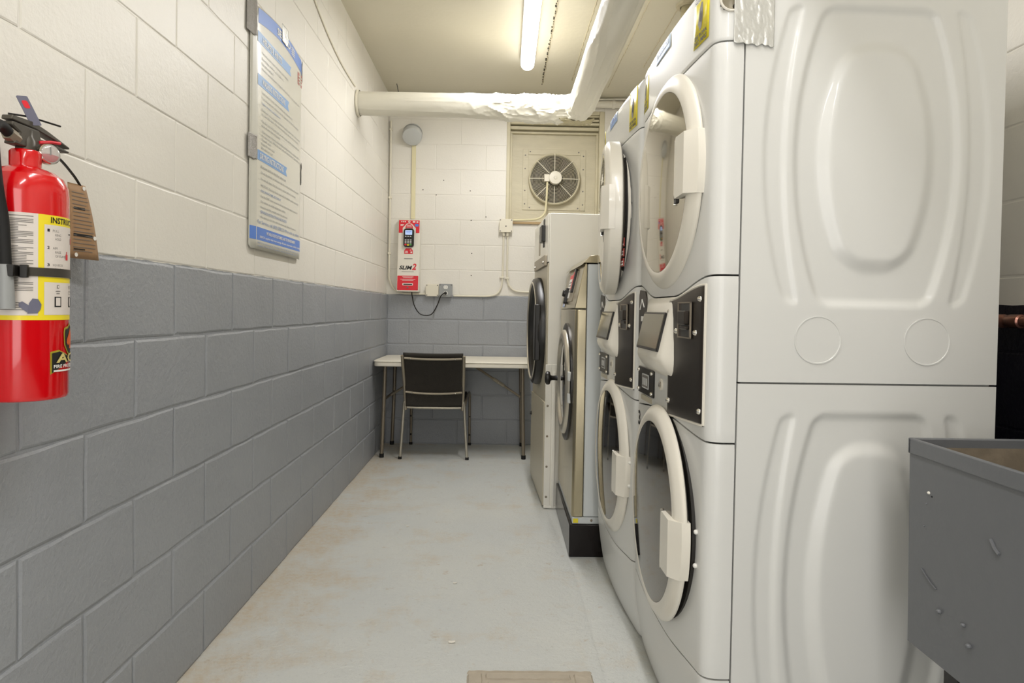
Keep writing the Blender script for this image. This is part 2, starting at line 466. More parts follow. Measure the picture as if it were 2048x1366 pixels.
def build_room():
    T = .14
    wl = struct(MB().box(XL - T, XL, YR, YB + T, 0, ZC).build('wall_left', 'wall', smooth=False))
    wr = struct(MB().box(XR, XR + T, YR, YB + T, 0, ZC).build('wall_right', 'wall_r', smooth=False))
    struct(MB().box(XL - T, XR + T, YR - T, YR, 0, ZC).build('wall_rear', 'wall', smooth=False))
    # far wall with the opening that holds the fan panel
    HX0, HX1, HZ0, HZ1 = .030, .825, 1.829, 2.735
    b = MB()
    b.box(XL, HX0, YB, YB + T, 0, ZC); b.box(HX1, XR, YB, YB + T, 0, ZC)
    b.box(HX0, HX1, YB, YB + T, 0, HZ0); b.box(HX0, HX1, YB, YB + T, HZ1, ZC)
    wb = struct(b.build('wall_back', 'wall', smooth=False))
    fl = MB().grid(lambda u, v: (XL - .1 + u * (XR - XL + .2), YR - .1 + v * (YB - YR + .2), 0.0), 8, 16)
    fl.box(XL - .1, XR + .1, YR - .1, YB + .1, -.12, -.004)
    flo = struct(fl.build('floor', 'floor', smooth=False))
    ce = struct(MB().box(XL - T, XR + T, YR - T, YB + T, ZC, ZC + .1).build('ceiling', 'ceiling', smooth=False))
    R = random.Random(3)
    def pl(o, s, z):
        o.location = (XL + R.uniform(-.0007, .0007), s, z); o.rotation_euler = (R.uniform(-.002, .002), R.uniform(-.0015, .0015), pi / 2 + R.uniform(-.002, .002))
    lay_blocks(wl, pl, .55, YB - .004, 1.903, 1.2192, 'wall')
    def pb(o, s, z):
        o.location = (s, YB + R.uniform(-.0007, .0007), z); o.rotation_euler = (R.uniform(-.002, .002), R.uniform(-.0015, .0015), R.uniform(-.002, .002))
    lay_blocks(wb, pb, XL + .004, XR - .004, -.139, 1.2192, 'wall', hole=(HX0, HX1, HZ0, HZ1))
    def pr(o, s, z):
        o.location = (XR + R.uniform(-.0007, .0007), s, z); o.rotation_euler = (R.uniform(-.002, .002), 0, -pi / 2 + R.uniform(-.002, .002))
    lay_blocks(wr, pr, .6, YB - .004, 1.88, 0.0, 'wall_r')
    # small empty screw anchors left in the far wall
    for (x, z) in ((-.478, 2.15), (-.261, 2.069), (-.241, 1.561), (-.242, 1.382), (-.537, 2.031), (-.25, 1.83), (-.645, 2.07), (-.13, 1.86)):
        MB().lathe([(0.0045, 0), (.0045, .0012), (0, .0014)], (x, YB - .0025, z), (0, -1, 0), 12).build('screw_anchor', 'crack' if x != -.478 else 'inkgrey', wb)
    # window opening: frame boards, old lintel battens, plywood infill
    b = MB(); yb = YB + T - .01
    win = MB().box(HX0, HX0 + .028, YB - .004, yb, HZ0, HZ1).box(HX1 - .042, HX1, YB - .004, yb, HZ0, HZ1).box(HX0 + .028, HX1 - .042, YB - .004, yb, HZ1 - .03, HZ1).build('window_1', 'sash', bevel=.004)
    struct(win)
    for i, (z0, z1, y0) in enumerate(((2.690, 2.704, .012), (2.655, 2.676, .022), (2.622, 2.642, .004), (2.585, 2.612, .030), (2.556, 2.572, .046))):
        MB().box(HX0 + .028, HX1 - .042, YB + y0, YB + .10, z0, z1).build('batten', 'sash', win, bevel=.003)
    MB().box(HX0 + .028, HX1 - .042, YB + .075, YB + .10, HZ0 + .0, 2.71).build('infill_panel', 'ply', win)
    for xs in (HX0 + .028, HX1 - .060):
        MB().box(xs, xs + .018, YB + .045, YB + .075, HZ0, 2.556).build('stop_bead', 'sash', win, bevel=.003)
    lab(MB().box(HX0 + .01, HX1 - .3, YB - .022, YB + .07, HZ0 - .022, HZ0 - .003).build('sill_board', 'wood', win, bevel=.003), 'bare wooden sill strip under the fan panel')
    # rough board-mark seams in the ceiling
    for (x, y0, y1, w, d) in ((.291, 3.0, 5.10, .012, 1), (.507, 2.7, 5.0, .010, 1), (.80, 2.6, 5.15, .006, 0), (.98, 2.6, 4.7, .007, 0)):
        g = MB()
        def fn(u, v, x=x, y0=y0, y1=y1, w=w):
            y = y0 + (y1 - y0) * v
            nn = noise.noise(Vector((x * 9, y * 30, 0))) ; n2 = noise.noise(Vector((x * 9 + 5, y * 55, u * 3)))
            ww = w * (1 + .6 * nn)
            return (x + .004 * nn + (u - .5) * ww, y, ZC + .001 - .006 * sin(pi * u) * (.7 + .8 * abs(n2)))
        g.grid(fn, 4, 160)
        g.build('ceiling_seam', 'seam', ce, smooth=False)
    for (y, w) in ((.0, .004),):
        g = MB()
        for k in range(46):
            yy = 3.55 + k * .034 + R.uniform(-.012, .012)
            s_ = R.uniform(.001, .0035)
            g.box(.288 + R.uniform(-.006, .004) - s_, .288 + s_, yy - s_ * 2, yy + s_ * 2, ZC - .0075, ZC - .001)
        o = g.build('seam_pits', 'crack', ce, smooth=False); o['kind'] = 'stuff'
    # floor access hatch with a rough raised rim, and the lip of the machine pad
    h = MB()
    def rim(x0, x1, y0, y1):
        nx = max(2, int((x1 - x0) / .008)); ny = max(2, int((y1 - y0) / .008))
        def fn(u, v):
            x = x0 + (x1 - x0) * u; y = y0 + (y1 - y0) * v
            e = min(u, 1 - u, v, 1 - v)
            z = -.003 if e < 1e-6 else .007 + .003 * noise.noise(Vector((x * 40, y * 40, 1)))
            return (x + .002 * noise.noise(Vector((x * 30, y * 30, 7))), y + .002 * noise.noise(Vector((x * 30, y * 30, 3))), z)
        h.grid(fn, nx, ny)
    rim(-.085, .300, 1.995, 2.012); rim(-.085, -.03, 1.63, 1.995); rim(.235, .300, 1.63, 1.995); rim(-.03, .235, 1.955, 1.995); rim(-.03, .235, 1.63, 1.67)
    h.box(-.080, .295, 1.635, 2.007, -.003, .003)
    lab(h.build('hatch_rim', 'hatch', flo, smooth=True), 'rough raised rim of the floor hatch')
    lab(MB().box(-.018, .223, 1.682, 1.943, -.003, .010).build('hatch_cover', 'hatch', flo, bevel=.003), 'flat cover of the floor hatch')
    p = MB()
    def pad(u, v):
        y = -.4 + 4.05 * v
        x0 = .362 - .055 * smooth01((y - 2.5) / 1.2) + .004 * noise.noise(Vector((y * 3, 0, 0)))
        x = x0 - .03 + (XR - x0 + .03) * u ** 3
        return (x, y, .0012 + .0045 * smooth01((x - x0 + .03) / .035))
    p.grid(pad, 24, 60)
    lab(p.build('machine_pad', 'floor', flo), 'low painted pad under the row of machines')
    for (x, y, s_, l) in ((-.142, 2.186, .012, 'curled white paint chip on the floor near the hatch'), (-.598, 4.40, .010, 'white paint chip on the floor near the left table leg'), (-.164, 2.66, .008, 'small white paint chip in the middle of the floor'), (-.45, 3.35, .007, 'tiny white paint chip on the floor by the left wall')):
        tag(MB().grid(lambda u, v: (x + (u - .5) * s_ * 1.9, y + (v - .5) * s_, .0015 + .006 * abs(u - .4) ** 1.5 + .001 * v), 6, 3).build('paint_chip', 'debris', solid=.0012), l, 'debris', 'paint chips on the floor')
build_room()

# ------------------------------------------------------------------ ceiling lights
def make_light(name, x, y0, y1, dx, label):
    t = thing(name, label, 'light', ((x), (y0 + y1) / 2, ZC), 0)
    L = (y1 - y0) / 2; r = .046
    X = frame((0, 0, 0), (1, 0, 0), (0, 1, 0))
    ol = lambda rr, ee: [(dx * sgn + px, py) for px, py, sgn in ([(q[0], q[1] + L - rr, 1) for q in arc((0, 0), rr, 0, pi, 10)] + [(q[0], q[1] - L + rr, -1) for q in arc((0, 0), rr, pi, 2 * pi, 10)])]
    b = MB(); n = 22
    rows = []
    for (rr, z) in ((r, -.022), (r, -.05), (r * .93, -.064), (r * .72, -.073), (r * .35, -.077)):
        rows.append([(p[0], p[1], z) for p in ol(rr, 0)])
    v = [p for q in rows for p in q]; m = len(rows[0]); f = []
    # keep ends round while shrinking
    for i in range(len(rows) - 1):
        for k in range(m): f.append((i * m + k, i * m + (k + 1) % m, (i + 1) * m + (k + 1) % m, (i + 1) * m + k))
    f.append(tuple((len(rows) - 1) * m + k for k in range(m)))
    b.add(v, f).build('lens', 'bulb', t, ang=50)
    MB().prism(ol(r + .004, 0), -.024, -.001, X).build('housing', 'plastic', t, bevel=.003)
    li = bpy.data.lights.new('strip_light', 'AREA'); li.shape = 'RECTANGLE'; li.size = .085; li.size_y = 2 * L - .04
    li.energy = LAMP_W * (2 * L) / 1.27 * (LAMP_FAR if y0 > 2 else 1.0); li.color = LAMP_COL
    lo = bpy.data.objects.new('strip_light', li); COL.objects.link(lo); lo.parent = t; lo.location = (0, 0, -.080)
    return t
make_light('fluorescent_light', .153, 3.34, 4.61, .004, 'long white fluorescent strip light on the ceiling, glowing')
make_light('fluorescent_light', .20, .25, 1.52, 0, 'second white fluorescent strip light, unseen, added as fill above the near dryers')  # out of view, added as extra fill for the near half
make_light('fluorescent_light', .20, -1.45, -.25, 0, 'third white fluorescent strip light, unseen, added as fill at the rear of the room')  # also out of view, added to light the room from behind the camera

# ------------------------------------------------------------------ stacked dryers
SW, SH, SD = 0.700, 1.885, 0.612          # width along the row, height, depth behind the front seam
ZA, ZD = 1.725, 0.262                      # seams: control strip, toe panel
UC, ZU, ZL = 0.338, 1.460, 0.560           # door centres
def plan(n_c=9, n_f=36):
    out = []
    c, D, p = .042, .062, 3.2
    half = []
    for i in range(n_c + 1):
        ph = (pi / 2) * i / n_c
        half.append((c * (1 - cos(ph) ** (2 / p)), -D * sin(ph) ** (2 / p)))
    us = [q[0] for q in half] + [c + (SW - 2 * c) * k / n_f for k in range(1, n_f)] + [SW - q[0] for q in reversed(half)]
    xs = [q[1] for q in half] + [-D] * (n_f - 1) + [q[1] for q in reversed(half)]
    # a couple of extra samples down the flat flank
    return [(u, x - .014 * max(0, 1 - (2 * u / SW - 1) ** 2) * min(1, -x / D)) for u, x in zip(us, xs)]
PLAN = plan()
def zb(u): return 1.192 - .045 * smooth01((.5 - abs(u / SW - .5)) / .38)
def zc(u): return .812 + .02 * smooth01((.5 - abs(u / SW - .5)) / .40)
def zd(u): return ZD - .020 * smooth01((.5 - abs(u / SW - .5)) / .40)
def fx(x, z):
    w = min(1, -x / .062)
    if z < .262: x += .034 * ((.262 - z) / .262) ** 1.6 * w
    if z > 1.873: x += .007 * ((z - 1.873) / .012) ** 2 * w
    return x
def front_panel(name, lo, hi, parent, m='enamel', nt=26, keep=None, hem=.012, bulge=0.0):
    b = MB(); n = len(PLAN)
    rows = []
    def nrm(i):
        a = PLAN[max(i - 1, 0)]; c = PLAN[min(i + 1, n - 1)]
        t = Vector((c[1] - a[1], c[0] - a[0], 0)).normalized()
        return Vector((-t.y, t.x, 0))           # outward (towards -x)
    def pt(i, t):
        u, x = PLAN[i]; z = lo(u) + (hi(u) - lo(u)) * t
        e = min(t, 1 - t)
        p = Vector((fx(x, z), u, z))
        return p
    # hem, lip, body, lip, hem
    ts = [0.0] + [k / nt for k in range(0, nt + 1)] + [1.0]
    for j, t in enumerate(ts):
        r = []
        for i in range(n):
            p = pt(i, t)
            if j in (0, len(ts) - 1): p = p - nrm(i) * hem
            elif j in (1, len(ts) - 2): p = p - nrm(i) * .0015
            r.append(p)
        rows.append(r)
    # side hems
    for r in rows:
        a = r[0] + Vector((0, hem, 0)); z = r[-1] - Vector((0, hem, 0))
        r.insert(0, a); r.append(z)
    m_ = n + 2
    v = [p for r in rows for p in r]; f = []
    for j in range(len(rows) - 1):
        for i in range(m_ - 1):
            c = (v[j * m_ + i] + v[(j + 1) * m_ + i + 1]) / 2
            if keep and not keep(c): continue
            f.append((j * m_ + i, j * m_ + i + 1, (j + 1) * m_ + i + 1, (j + 1) * m_ + i))
    b.add(v, f)
    return b.build(name, m, parent, ang=50)

def emboss(lower):
    """relief of the pressed side panel, as a height towards the viewer"""
    zc_ = .475 if lower else 1.470
    def w(z, mid, end, hz): return end + (mid - end) * (1 - ((z - zc_) / hz) ** 2)
    def box(x, z, mid, end, hz, r, soft):
        a = w(z, mid, end, hz) - abs(x - .315); b = hz - abs(z - zc_)
        a2, b2 = max(r - a, 0), max(r - b, 0)
        d = min(r, min(a, b)) if (a2 == 0 or b2 == 0) else r - sqrt(a2 * a2 + b2 * b2)
        return smooth01(d / soft + .5)
    def h(x, z):
        hz = .400 if lower else .335
        v = -.010 * box(x, z, .190, .128, hz, .025, .020)
        v += .013 * box(x, z, .125, .068, .325 if lower else .250, .05, .040)
        o = box(x, z, .262, .208, hz, .02, .014) - box(x, z, .217, .168, hz + .05, .02, .014)
        v -= .0055 * max(0, o)
        return v
    return h

def side_panel(name, z0, z1, lower, parent, fine):
    h = emboss(lower); b = MB()
    nx, nz = (110, 150) if fine else (14, 18)
    def fn(u, v):
        x = .004 + (SD - .004) * u; z = z0 + (z1 - z0) * v
        return (x, -h(x, z), z)
    b.grid(fn, nx, nz)
    n = (nx + 1) * (nz + 1)
    # returned edges
    V = b.v; base = len(V)
    ring = [i for i in range(nx + 1)] + [(j + 1) * (nx + 1) - 1 for j in range(1, nz + 1)] + [nz * (nx + 1) + i for i in range(nx - 1, -1, -1)] + [j * (nx + 1) for j in range(nz - 1, 0, -1)]
    for i in ring: V.append(V[i] + Vector((0, .012, 0)))
    for k in range(len(ring)):
        k2 = (k + 1) % len(ring)
        b.f.append((ring[k], ring[k2], base + k2, base + k)); b.m.append(0)
    return b.build(name, 'enamel', parent, ang=40)

def make_door(parent, zc_, h0, h1, ajar, tint, first):
    cx = -.064; hu = UC + .287
    hinge = Vector((cx, hu, zc_))
    AX = (-1, 0, 0)
    bk = -.030 if ajar > 3 else .002
    prof = [(.250, bk), (.280, bk), (.2875, bk + .004), (.2885, .010), (.2870, .0145), (.283, .0185), (.272, .0260), (.266, .0290), (.260, .0305), (.250, .0315), (.2450, .0312), (.2425, .0306), (.2415, .018)]
    ring = MB().lathe(prof, (cx, UC, zc_), AX, 72).build('door', 'plastic', parent, loc=hinge, ang=32)
    gl = MB().lathe([(.2415, .020)] + [(.2415 * cos(a), .0306 + .009 * (1 - cos(a) ** 2)) for a in [pi / 2 * k / 8 for k in range(9)]], (cx, UC, zc_), AX, 64)
    gl.v = [v - hinge for v in gl.v]
    lab(gl.build('door_glass', tint, ring, ang=30), 'reflective tinted door glass')
    # hand grip: straight inner edge, outer edge along the rim
    R = .2895
    a0, a1 = asin(h0 / R), asin(h1 / R)
    poly = [(-(R * cos(a0 + (a1 - a0) * i / 14)), R * sin(a0 + (a1 - a0) * i / 14)) for i in range(15)]
    poly = poly + [(-.186, h1), (-.179, h1 - .012), (-.179, h0 + .012), (-.186, h0)]
    X = Matrix.Translation(-hinge) @ frame((cx, UC, zc_), (0, 1, 0), (0, 0, 1), (-1, 0, 0))
    g = MB(); n = len(poly)
    # top face falls away towards the rim like the ring does
    def dep(q):
        r = sqrt(q[0] ** 2 + q[1] ** 2)
        return .0430 - .024 * smooth01((r - .262) / .028)
    v = [(q[0], q[1], -.002) for q in poly] + [(q[0], q[1], dep(q)) for q in poly]
    mid = [(-.255 if abs(q[0]) > .2 else q[0], q[1] * (.97 if abs(q[0]) > .2 else 1), .0445) for q in poly]
    v += mid
    f = [(i, (i + 1) % n, n + (i + 1) % n, n + i) for i in range(n)] + [(n + i, n + (i + 1) % n, 2 * n + (i + 1) % n, 2 * n + i) for i in range(n)]
    f += [tuple(range(2 * n, 3 * n))]
    g.add(v, f, 0, X)
    lab(g.build('door_handle', 'plastic', ring, ang=30), 'moulded hand grip on the door rim')
    rc = MB().prism(rrect(-.181, -.160, h0 - .010, h1 - .004, .006), .020, .0380, X)
    rc.build('handle_recess', 'darktrim', ring, bevel=.002)
    MB().prism(rrect(-.163, -.1585, h0 - .013, h1 - .002, .002), .020, .0395, X).build('recess_trim', 'chrome', ring)
    if 0 < ajar < 3: ring.rotation_euler = (0, 0, -radians(ajar))
    if ajar > 3:
        ln = MB().lathe([(.262, -.028), (.258, -.036), (.245, -.040), (.225, -.040), (.205, -.052), (.06, -.058), (0, -.059)], (cx, UC, zc_), AX, 48)
        ln.v = [q - hinge for q in ln.v]; ln.build('door_liner', 'drum', ring)
        sl = MB().lathe([(.246, -.038), (.250, -.046), (.240, -.050), (.232, -.044)], (cx, UC, zc_), AX, 48)
        sl.v = [q - hinge for q in sl.v]; sl.build('door_seal', 'darktrim', ring)
        ring.rotation_euler = (0, 0, -radians(ajar))
    return ring

def surf(u, z):
    """point of the front skin at (u, z)"""
    for i in range(len(PLAN) - 1):
        a, b = PLAN[i], PLAN[i + 1]
        if a[0] <= u <= b[0]:
            t = (u - a[0]) / max(1e-9, b[0] - a[0]); return fx(a[1] + (b[1] - a[1]) * t, z)
    return -.07
def patch(b, u0, u1, z0, z1, off, mi=0, n=6, thick=None):
    """thin sheet that follows the front skin"""
    def fn(a, c):
        u = u0 + (u1 - u0) * a; z = z0 + (z1 - z0) * c
        return (surf(u, z) - off, u, z)
    b.grid(fn, n, 2, mi); return b
def FX(u, z, off=.0):
    """frame on the front skin for lettering: right = towards the near side"""
    return frame((surf(u, z) - off, u, z), (0, -1, 0), (0, 0, 1), (-1, 0, 0))

def stack(label, loc, rotz, near):
    t = thing('stacked_dryer', label, 'dryer', loc, rotz, 'white stacked dryers in a row')
    hole = None
    if not near:
        hole = lambda c: (c.y - UC) ** 2 + (c.z - ZU) ** 2 > .238 ** 2 or c.x > -.03
    front_panel('toe_panel', lambda u: .012, zd, t, nt=14)
    front_panel('lower_front_panel', lambda u: zd(u) + .0045, lambda u: zc(u) - .0045, t)
    front_panel('coin_panel', zc, zb, t)
    front_panel('upper_front_panel', lambda u: zb(u) + .0045, lambda u: ZA - .004, t, keep=hole, nt=60 if hole else 26)
    gk = None
    if near:
        gk = lambda c: not (c.x > -.058 and c.y < .03 and ((c.x + .030) / .024) ** 2 + ((c.z - 1.812) / .021) ** 2 < 1)
    front_panel('control_strip', lambda u: ZA, lambda u: SH, t, nt=40 if near else 10, keep=gk)
    side_panel('upper_side_panel', .952, SH, False, t, near)
    side_panel('lower_side_panel', .012, .9475, True, t, near)
    # carcass, top lid, feet
    c = MB().box(.016, SD, .020, SW, .03, SH - .02)
    c.build('cabinet', 'enamel', t, bevel=.004)
    MB().prism([(u, x + .006) for u, x in PLAN] + [(SW, SD), (0, SD)], SH - .012, SH - .002, frame((0, 0, 0), (0, 1, 0), (1, 0, 0), (0, 0, 1))).build('lid', 'enamel', t)
    MB().box(.02, SD - .02, .02, SW - .02, .012, .035).build('base_frame', 'darktrim', t)
    for fx_ in (.06, SD - .06):
        for fu in (.06, SW - .06):
            MB().lathe([(0, .006), (.02, .006), (.02, .014), (.008, .016), (.008, .03)], (fx_, fu, 0), (0, 0, 1), 14).build('foot', 'rubber', t)
    # doors
    make_door(t, ZU, -.070, .082, 0 if near else 7.3, 'glass', near)
    make_door(t, ZL, -.092, .050, 1.9 if near else 0, 'glassdark', near)
    MB().lathe([(.245, -.02), (.2815, -.02), (.2815, .0110), (.255, .0110), (.245, .0005)], (-.064, UC, ZL), (-1, 0, 0), 56).build('door_gap_ring', 'darktrim', t)  # dark ring filling the gap behind the lower door rim
    for z in (ZL - .05, ZL + .03):
        MB().sphere((-.068, .052, z), .006, 6).build('door_bumper', 'white', t)
    if hole:
        MB().lathe([(.250, .004), (.246, .012), (.236, .013), (.230, .004), (.226, -.03)], (-.070, UC, ZU), (-1, 0, 0), 64).build('door_opening_rim', 'plastic', t)
        MB().lathe([(.226, -.02), (.224, -.10), (.205, -.13), (.205, -.45), (0, -.46)], (-.070, UC, ZU), (-1, 0, 0), 48).build('drum', 'drum', t)
        w = MB()
        for k, (z, hh) in enumerate(((1.335, .03), (1.300, .028), (1.266, .028))):
            w.box(-.0945, -.091, .10, .20, z, z + hh, 0); w.box(-.0955, -.0945, .105, .195, z + .004, z + .010, 1); w.box(-.0955, -.0945, .105, .175, z + .014, z + .019, 1)
        lab(w.build('warning_label', ['warnred', 'white'], t, smooth=False), 'small red and white warning label inside the door opening')
        MB().box(-.108, -.08, .118, .135, 1.42, 1.455).build('door_catch', 'plastic', t, bevel=.003)
    # coin vault plate following the skin, its screws and the coin slot
    b = MB()
    def vault(a, c):
        u = .031 + .243 * a
        z0 = .850 - .012 * a; z1 = 1.169 - .032 * smooth01(a)
        return (surf(u, 1.0) - .0035, u, z0 + (z1 - z0) * c)
    b.grid(vault, 14, 10)
    pv = b.build('coin_plate', 'blackmet', t, solid=.005, bevel=.0015)
    # raised lip round the plate
    edge = [vault(i / 10, 0) for i in range(11)] + [vault(1, i / 10) for i in range(1, 11)] + [vault(1 - i / 10, 1) for i in range(1, 11)] + [vault(0, 1 - i / 10) for i in range(1, 10)]
    e = [Vector(q) for q in edge]
    e.append(e[0]); cc = Vector((e[0].x, .156, 1.0))
    MB().tube([q + Vector((.002, (q.y - cc.y) * .03, (q.z - cc.z) * .025)) for q in e], .0035, 6, caps=False).build('plate_surround', 'plastic', t)
    for (u, z) in ((.047, 1.140), (.263, 1.110), (.205, 1.060), (.072, 1.060), (.261, .874), (.040, .877)):
        MB().lathe([(0, .007), (.004, .0065), (.0068, .003), (.0075, 0)], (surf(u, z) - .006, u, z), (-1, 0, 0), 12).build('screw', 'chrome', pv)
    X = frame((surf(.145, 1.09) - .006, .145, 1.09), (0, -1, 0), (0, 0, 1), (-1, 0, 0))
    cs = MB()
    for a, b_, c_, d in ((-.052, -.047, -.046, .044), (.047, .052, -.046, .044), (-.052, .052, -.046, -.0425), (-.052, .052, .0405, .044)): cs.box(a, b_, c_, d, 0, .004, 0, X)
    cs.build('slot_frame', 'bronze', pv, smooth=False)
    MB().box(-.047, .047, -.0425, .0405, -.002, .0012, 0, X).build('slot_well', 'black', pv)
    cm = MB().prism(rrect(-.018, .040, -.012, .022, .004), .001, .014, X)
    cm.prism(rrect(-.018, .040, -.024, -.015, .003), .001, .009, X)
    cm.build('coin_chute', 'blackmet', pv, bevel=.002)
    # display housing
    hz = MB()
    def ns(u): return surf(u, 1.0)
    prof = [(1.148, .000), (1.128, .009), (1.108, .012), (1.000, .036), (.986, .038), (.972, .034), (.955, .023), (.942, .008), (.930, -.002)]
    us = [.222, .236, .247, .256, .38, .500, .515, .536, .56]
    ws = [.0, .25, .75, 1, 1, 1, .75, .25, 0]
    for (z, d) in prof: pass
    v = []; f = []
    for (z, d) in prof:
        for u, w in zip(us, ws):
            v.append((ns(u) - d * w + .001 * (1 - w), u + (-.012 * (1 - (z - .93) / .218) if u < .3 else 0), z))
    n = len(us)
    for j in range(len(prof) - 1):
        for i in range(n - 1): f.append((j * n + i, j * n + i + 1, (j + 1) * n + i + 1, (j + 1) * n + i))
    hz.add(v, f)
    hs = hz.build('display_housing', 'plastic', t, ang=60)
    # display: dark bezel and grey glass, lying on the slope
    p0 = Vector((ns(.378) - .0130, .378, 1.108)); p1 = Vector((ns(.378) - .0370, .378, 1.000))
    up = (p0 - p1).normalized(); mid = (p0 + p1) / 2
    X = frame(mid, (0, -1, 0), up)
    X = X if (X.to_3x3() @ Vector((0, 0, 1))).x < 0 else frame(mid, (0, -1, 0), up, -Vector((0, -1, 0)).cross(up))
    MB().prism(rrect(-.116, .114, -.054, .054, .005), -.004, .0045, X).build('display_bezel', 'black', hs, bevel=.0015)
    lab(MB().prism(rrect(-.109, .106, -.047, .048, .003), .002, .0055, X).build('display_glass', 'screengrey', hs), 'grey reflective display glass')
    # logo plate beside the display
    lp = MB()
    poly = [(.548, 1.020), (.548, 1.150), (.570, 1.172), (.640, 1.178), (.650, 1.160), (.650, 1.020)]
    lp.prism([(-(q[0]), q[1]) for q in poly], 0, .004, frame((surf(.6, 1.1) - .001, 0, 0), (0, -1, 0), (0, 0, 1), (-1, 0, 0)))
    lo = lp.build('symbol_plate', 'blackmet', t, bevel=.0015)
    g = MB(); xs = surf(.6, 1.1) - .0056
    g.tube([(xs, .630, 1.115), (xs, .605, 1.147), (xs, .575, 1.122)], .0022, 5)
    g.box(xs - .0004, xs + .001, .588, .615, 1.078, 1.094); g.box(xs - .0004, xs + .001, .580, .620, 1.040, 1.046)
    g.build('house_symbol', 'white', lo, smooth=False)['kind'] = 'stuff'
    # card reader plate, lock, coin cup
    X = frame((surf(.52, .9) - .001, .520, .896), (0, -1, 0), (0, 0, 1), (-1, 0, 0))
    cp = MB().prism(rrect(-.096, .094, -.041, .041, .008), 0, .006, X).build('reader_plate', 'black', t, bevel=.0015)
    for (a, b_) in ((-.083, -.03), (-.083, .03), (.076, -.03), (.076, .03)):
        MB().lathe([(0, .006), (.004, .0055), (.006, .002), (.006, 0)], X @ Vector((a, b_, .006)), (-1, 0, 0), 10).build('screw', 'chrome', cp)
    g = MB()
    g.prism(rrect(-.040, .040, -.022, .022, .004), .005, .0072, X, 0); g.prism(rrect(-.035, .035, -.018, .018, .003), .007, .0078, X, 1)
    for k in range(3): g.box(-.028 + .02 * k, -.014 + .02 * k, -.012, .010, .0078, .0084, 0, X)
    g.build('reader_label', ['horn', 'inkgrey'], cp, smooth=False)
    MB().prism(rrect(-.07, .062, -.062, -.046, .004), -.006, .002, X).build('coin_return', 'dryerpanel', t)
    MB().prism(rrect(-.055, .03, .052, .070, .006), -.004, .004, X).build('card_slot', 'black', t)
    X2 = frame((surf(.352, .905), .352, .905), (0, -1, 0), (0, 0, 1), (-1, 0, 0))
    kl = MB().lathe([(.017, -.002), (.017, .002), (.012, .0035), (.011, .001), (0, .001)], X2 @ Vector((0, 0, .001)), (-1, 0, 0), 18).build('lock', 'plastic', t)
    MB().lathe([(.008, 0), (.008, .006), (.006, .007), (0, .007)], X2 @ Vector((0, 0, .001)), (-1, 0, 0), 14).build('lock_cylinder', 'chrome', kl)
    # stickers on the control strip
    def yellow(u1, u0, z0, z1, torn):
        b = MB(); patch(b, u0, u1, z0, z1, .0012)
        o = b.build('yellow_sticker', 'yellow2', t, solid=.0006)
        w = u1 - u0 - .008; hh = z1 - z0; g = MB()
        def P(x, y, d=.0024): return (surf(u1 - .004 - x, z0 + y) - d, u1 - .004 - x, z0 + y)
        blob = [(.30, .40), (.40, .66), (.52, .76), (.62, .74), (.64, .50), (.56, .30), (.42, .26)]
        g.add([P(w * x, hh * y) for x, y in blob], [tuple(range(7))], 0)
        g.add([P(w * (.48 + (x - .48) * .45), hh * (.5 + (y - .5) * .4), .0029) for x, y in blob], [tuple(range(7))], 2)
        for (s_, y, h_) in (('DE ROPA', .145, .075), ('NO MAS', .03, .09)):
            g.text(s_, None, w * .86, hh * h_, 1, bold=.02, fn=lambda x, yy: P(w * .06 + x, hh * y + yy))
        for (s_, y) in (('SECADORA', .89), ('NO LLENAR', .80)):
            g.text(s_, None, w * .84, hh * .06, 1, bold=.01, fn=lambda x, yy: P(w * .08 + x, hh * y + yy))
        g.build('sticker_print', ['inkgrey', 'ink', 'ink'], o, smooth=False)
    if near:
        yellow(.140, .046, 1.750, 1.880, True); yellow(.688, .600, 1.752, 1.880, False)
    else:
        yellow(.150, .052, 1.742, 1.878, False); yellow(.692, .640, 1.80, 1.878, False)
    ub = .488 if near else .50
    b = MB(); patch(b, ub - .155, ub, 1.838, 1.876, .001); bs = b.build('blue_sticker', 'paleblue', t, solid=.0005)
    lab(bs, 'white and blue sticker')
    g = MB()
    def Q(x, y, d=.0020): return (surf(ub - x, 1.838 + y) - d, ub - x, 1.838 + y)
    def bar(x0, x1, y0, y1, mi, d=.0020):
        g.grid(lambda a, c: Q(x0 + (x1 - x0) * a, y0 + (y1 - y0) * c, d), 8, 1, mi)
    bar(.006, .150, .003, .0058, 0); bar(.006, .150, .0058, .0110, 1); bar(.006, .150, .0110, .0138, 0)
    g.add([Q(.012 + .008 * cos(2 * pi * k / 12), .024 + .008 * sin(2 * pi * k / 12)) for k in range(12)], [tuple(range(12))], 0)
    g.text('SEBCO', None, .105, .017, 0, bold=.03, fn=lambda x, y: Q(.032 + x, .017 + y))
    g.build('sticker_print', ['blue', 'bluelight'], bs, smooth=False)
    if near:
        g = MB(); g.text('3', FX(.655, .742, .002), .03, .048, 0, bold=.03)
        lab(g.build('number', 'ink', t, smooth=False), 'black number 3')
        # grip dish in the corner of the strip and the metal seen through it
        d = MB().grid(lambda a, c: (-.030 + .0275 * c * cos(2 * pi * a), .002 + .020 * (1 - c * c), 1.812 + .0245 * c * sin(2 * pi * a)), 28, 6)
        gd = d.build('grip_dish', 'dryerpanel', t)  # white dish in darker putty: the hollow's shade is put into the colour
        MB().tube([(-.030 + .0255 * cos(2 * pi * k / 28), .0005, 1.812 + .0225 * sin(2 * pi * k / 28)) for k in range(29)], .0028, 6, caps=False).build('grip_rim', 'plastic', gd)
        MB().lathe([(0, .012), (.007, .012), (.009, .006), (.009, 0)], (-.013, .021, 1.806), (0, -1, 0), 12).build('grip_screw', 'black', gd)
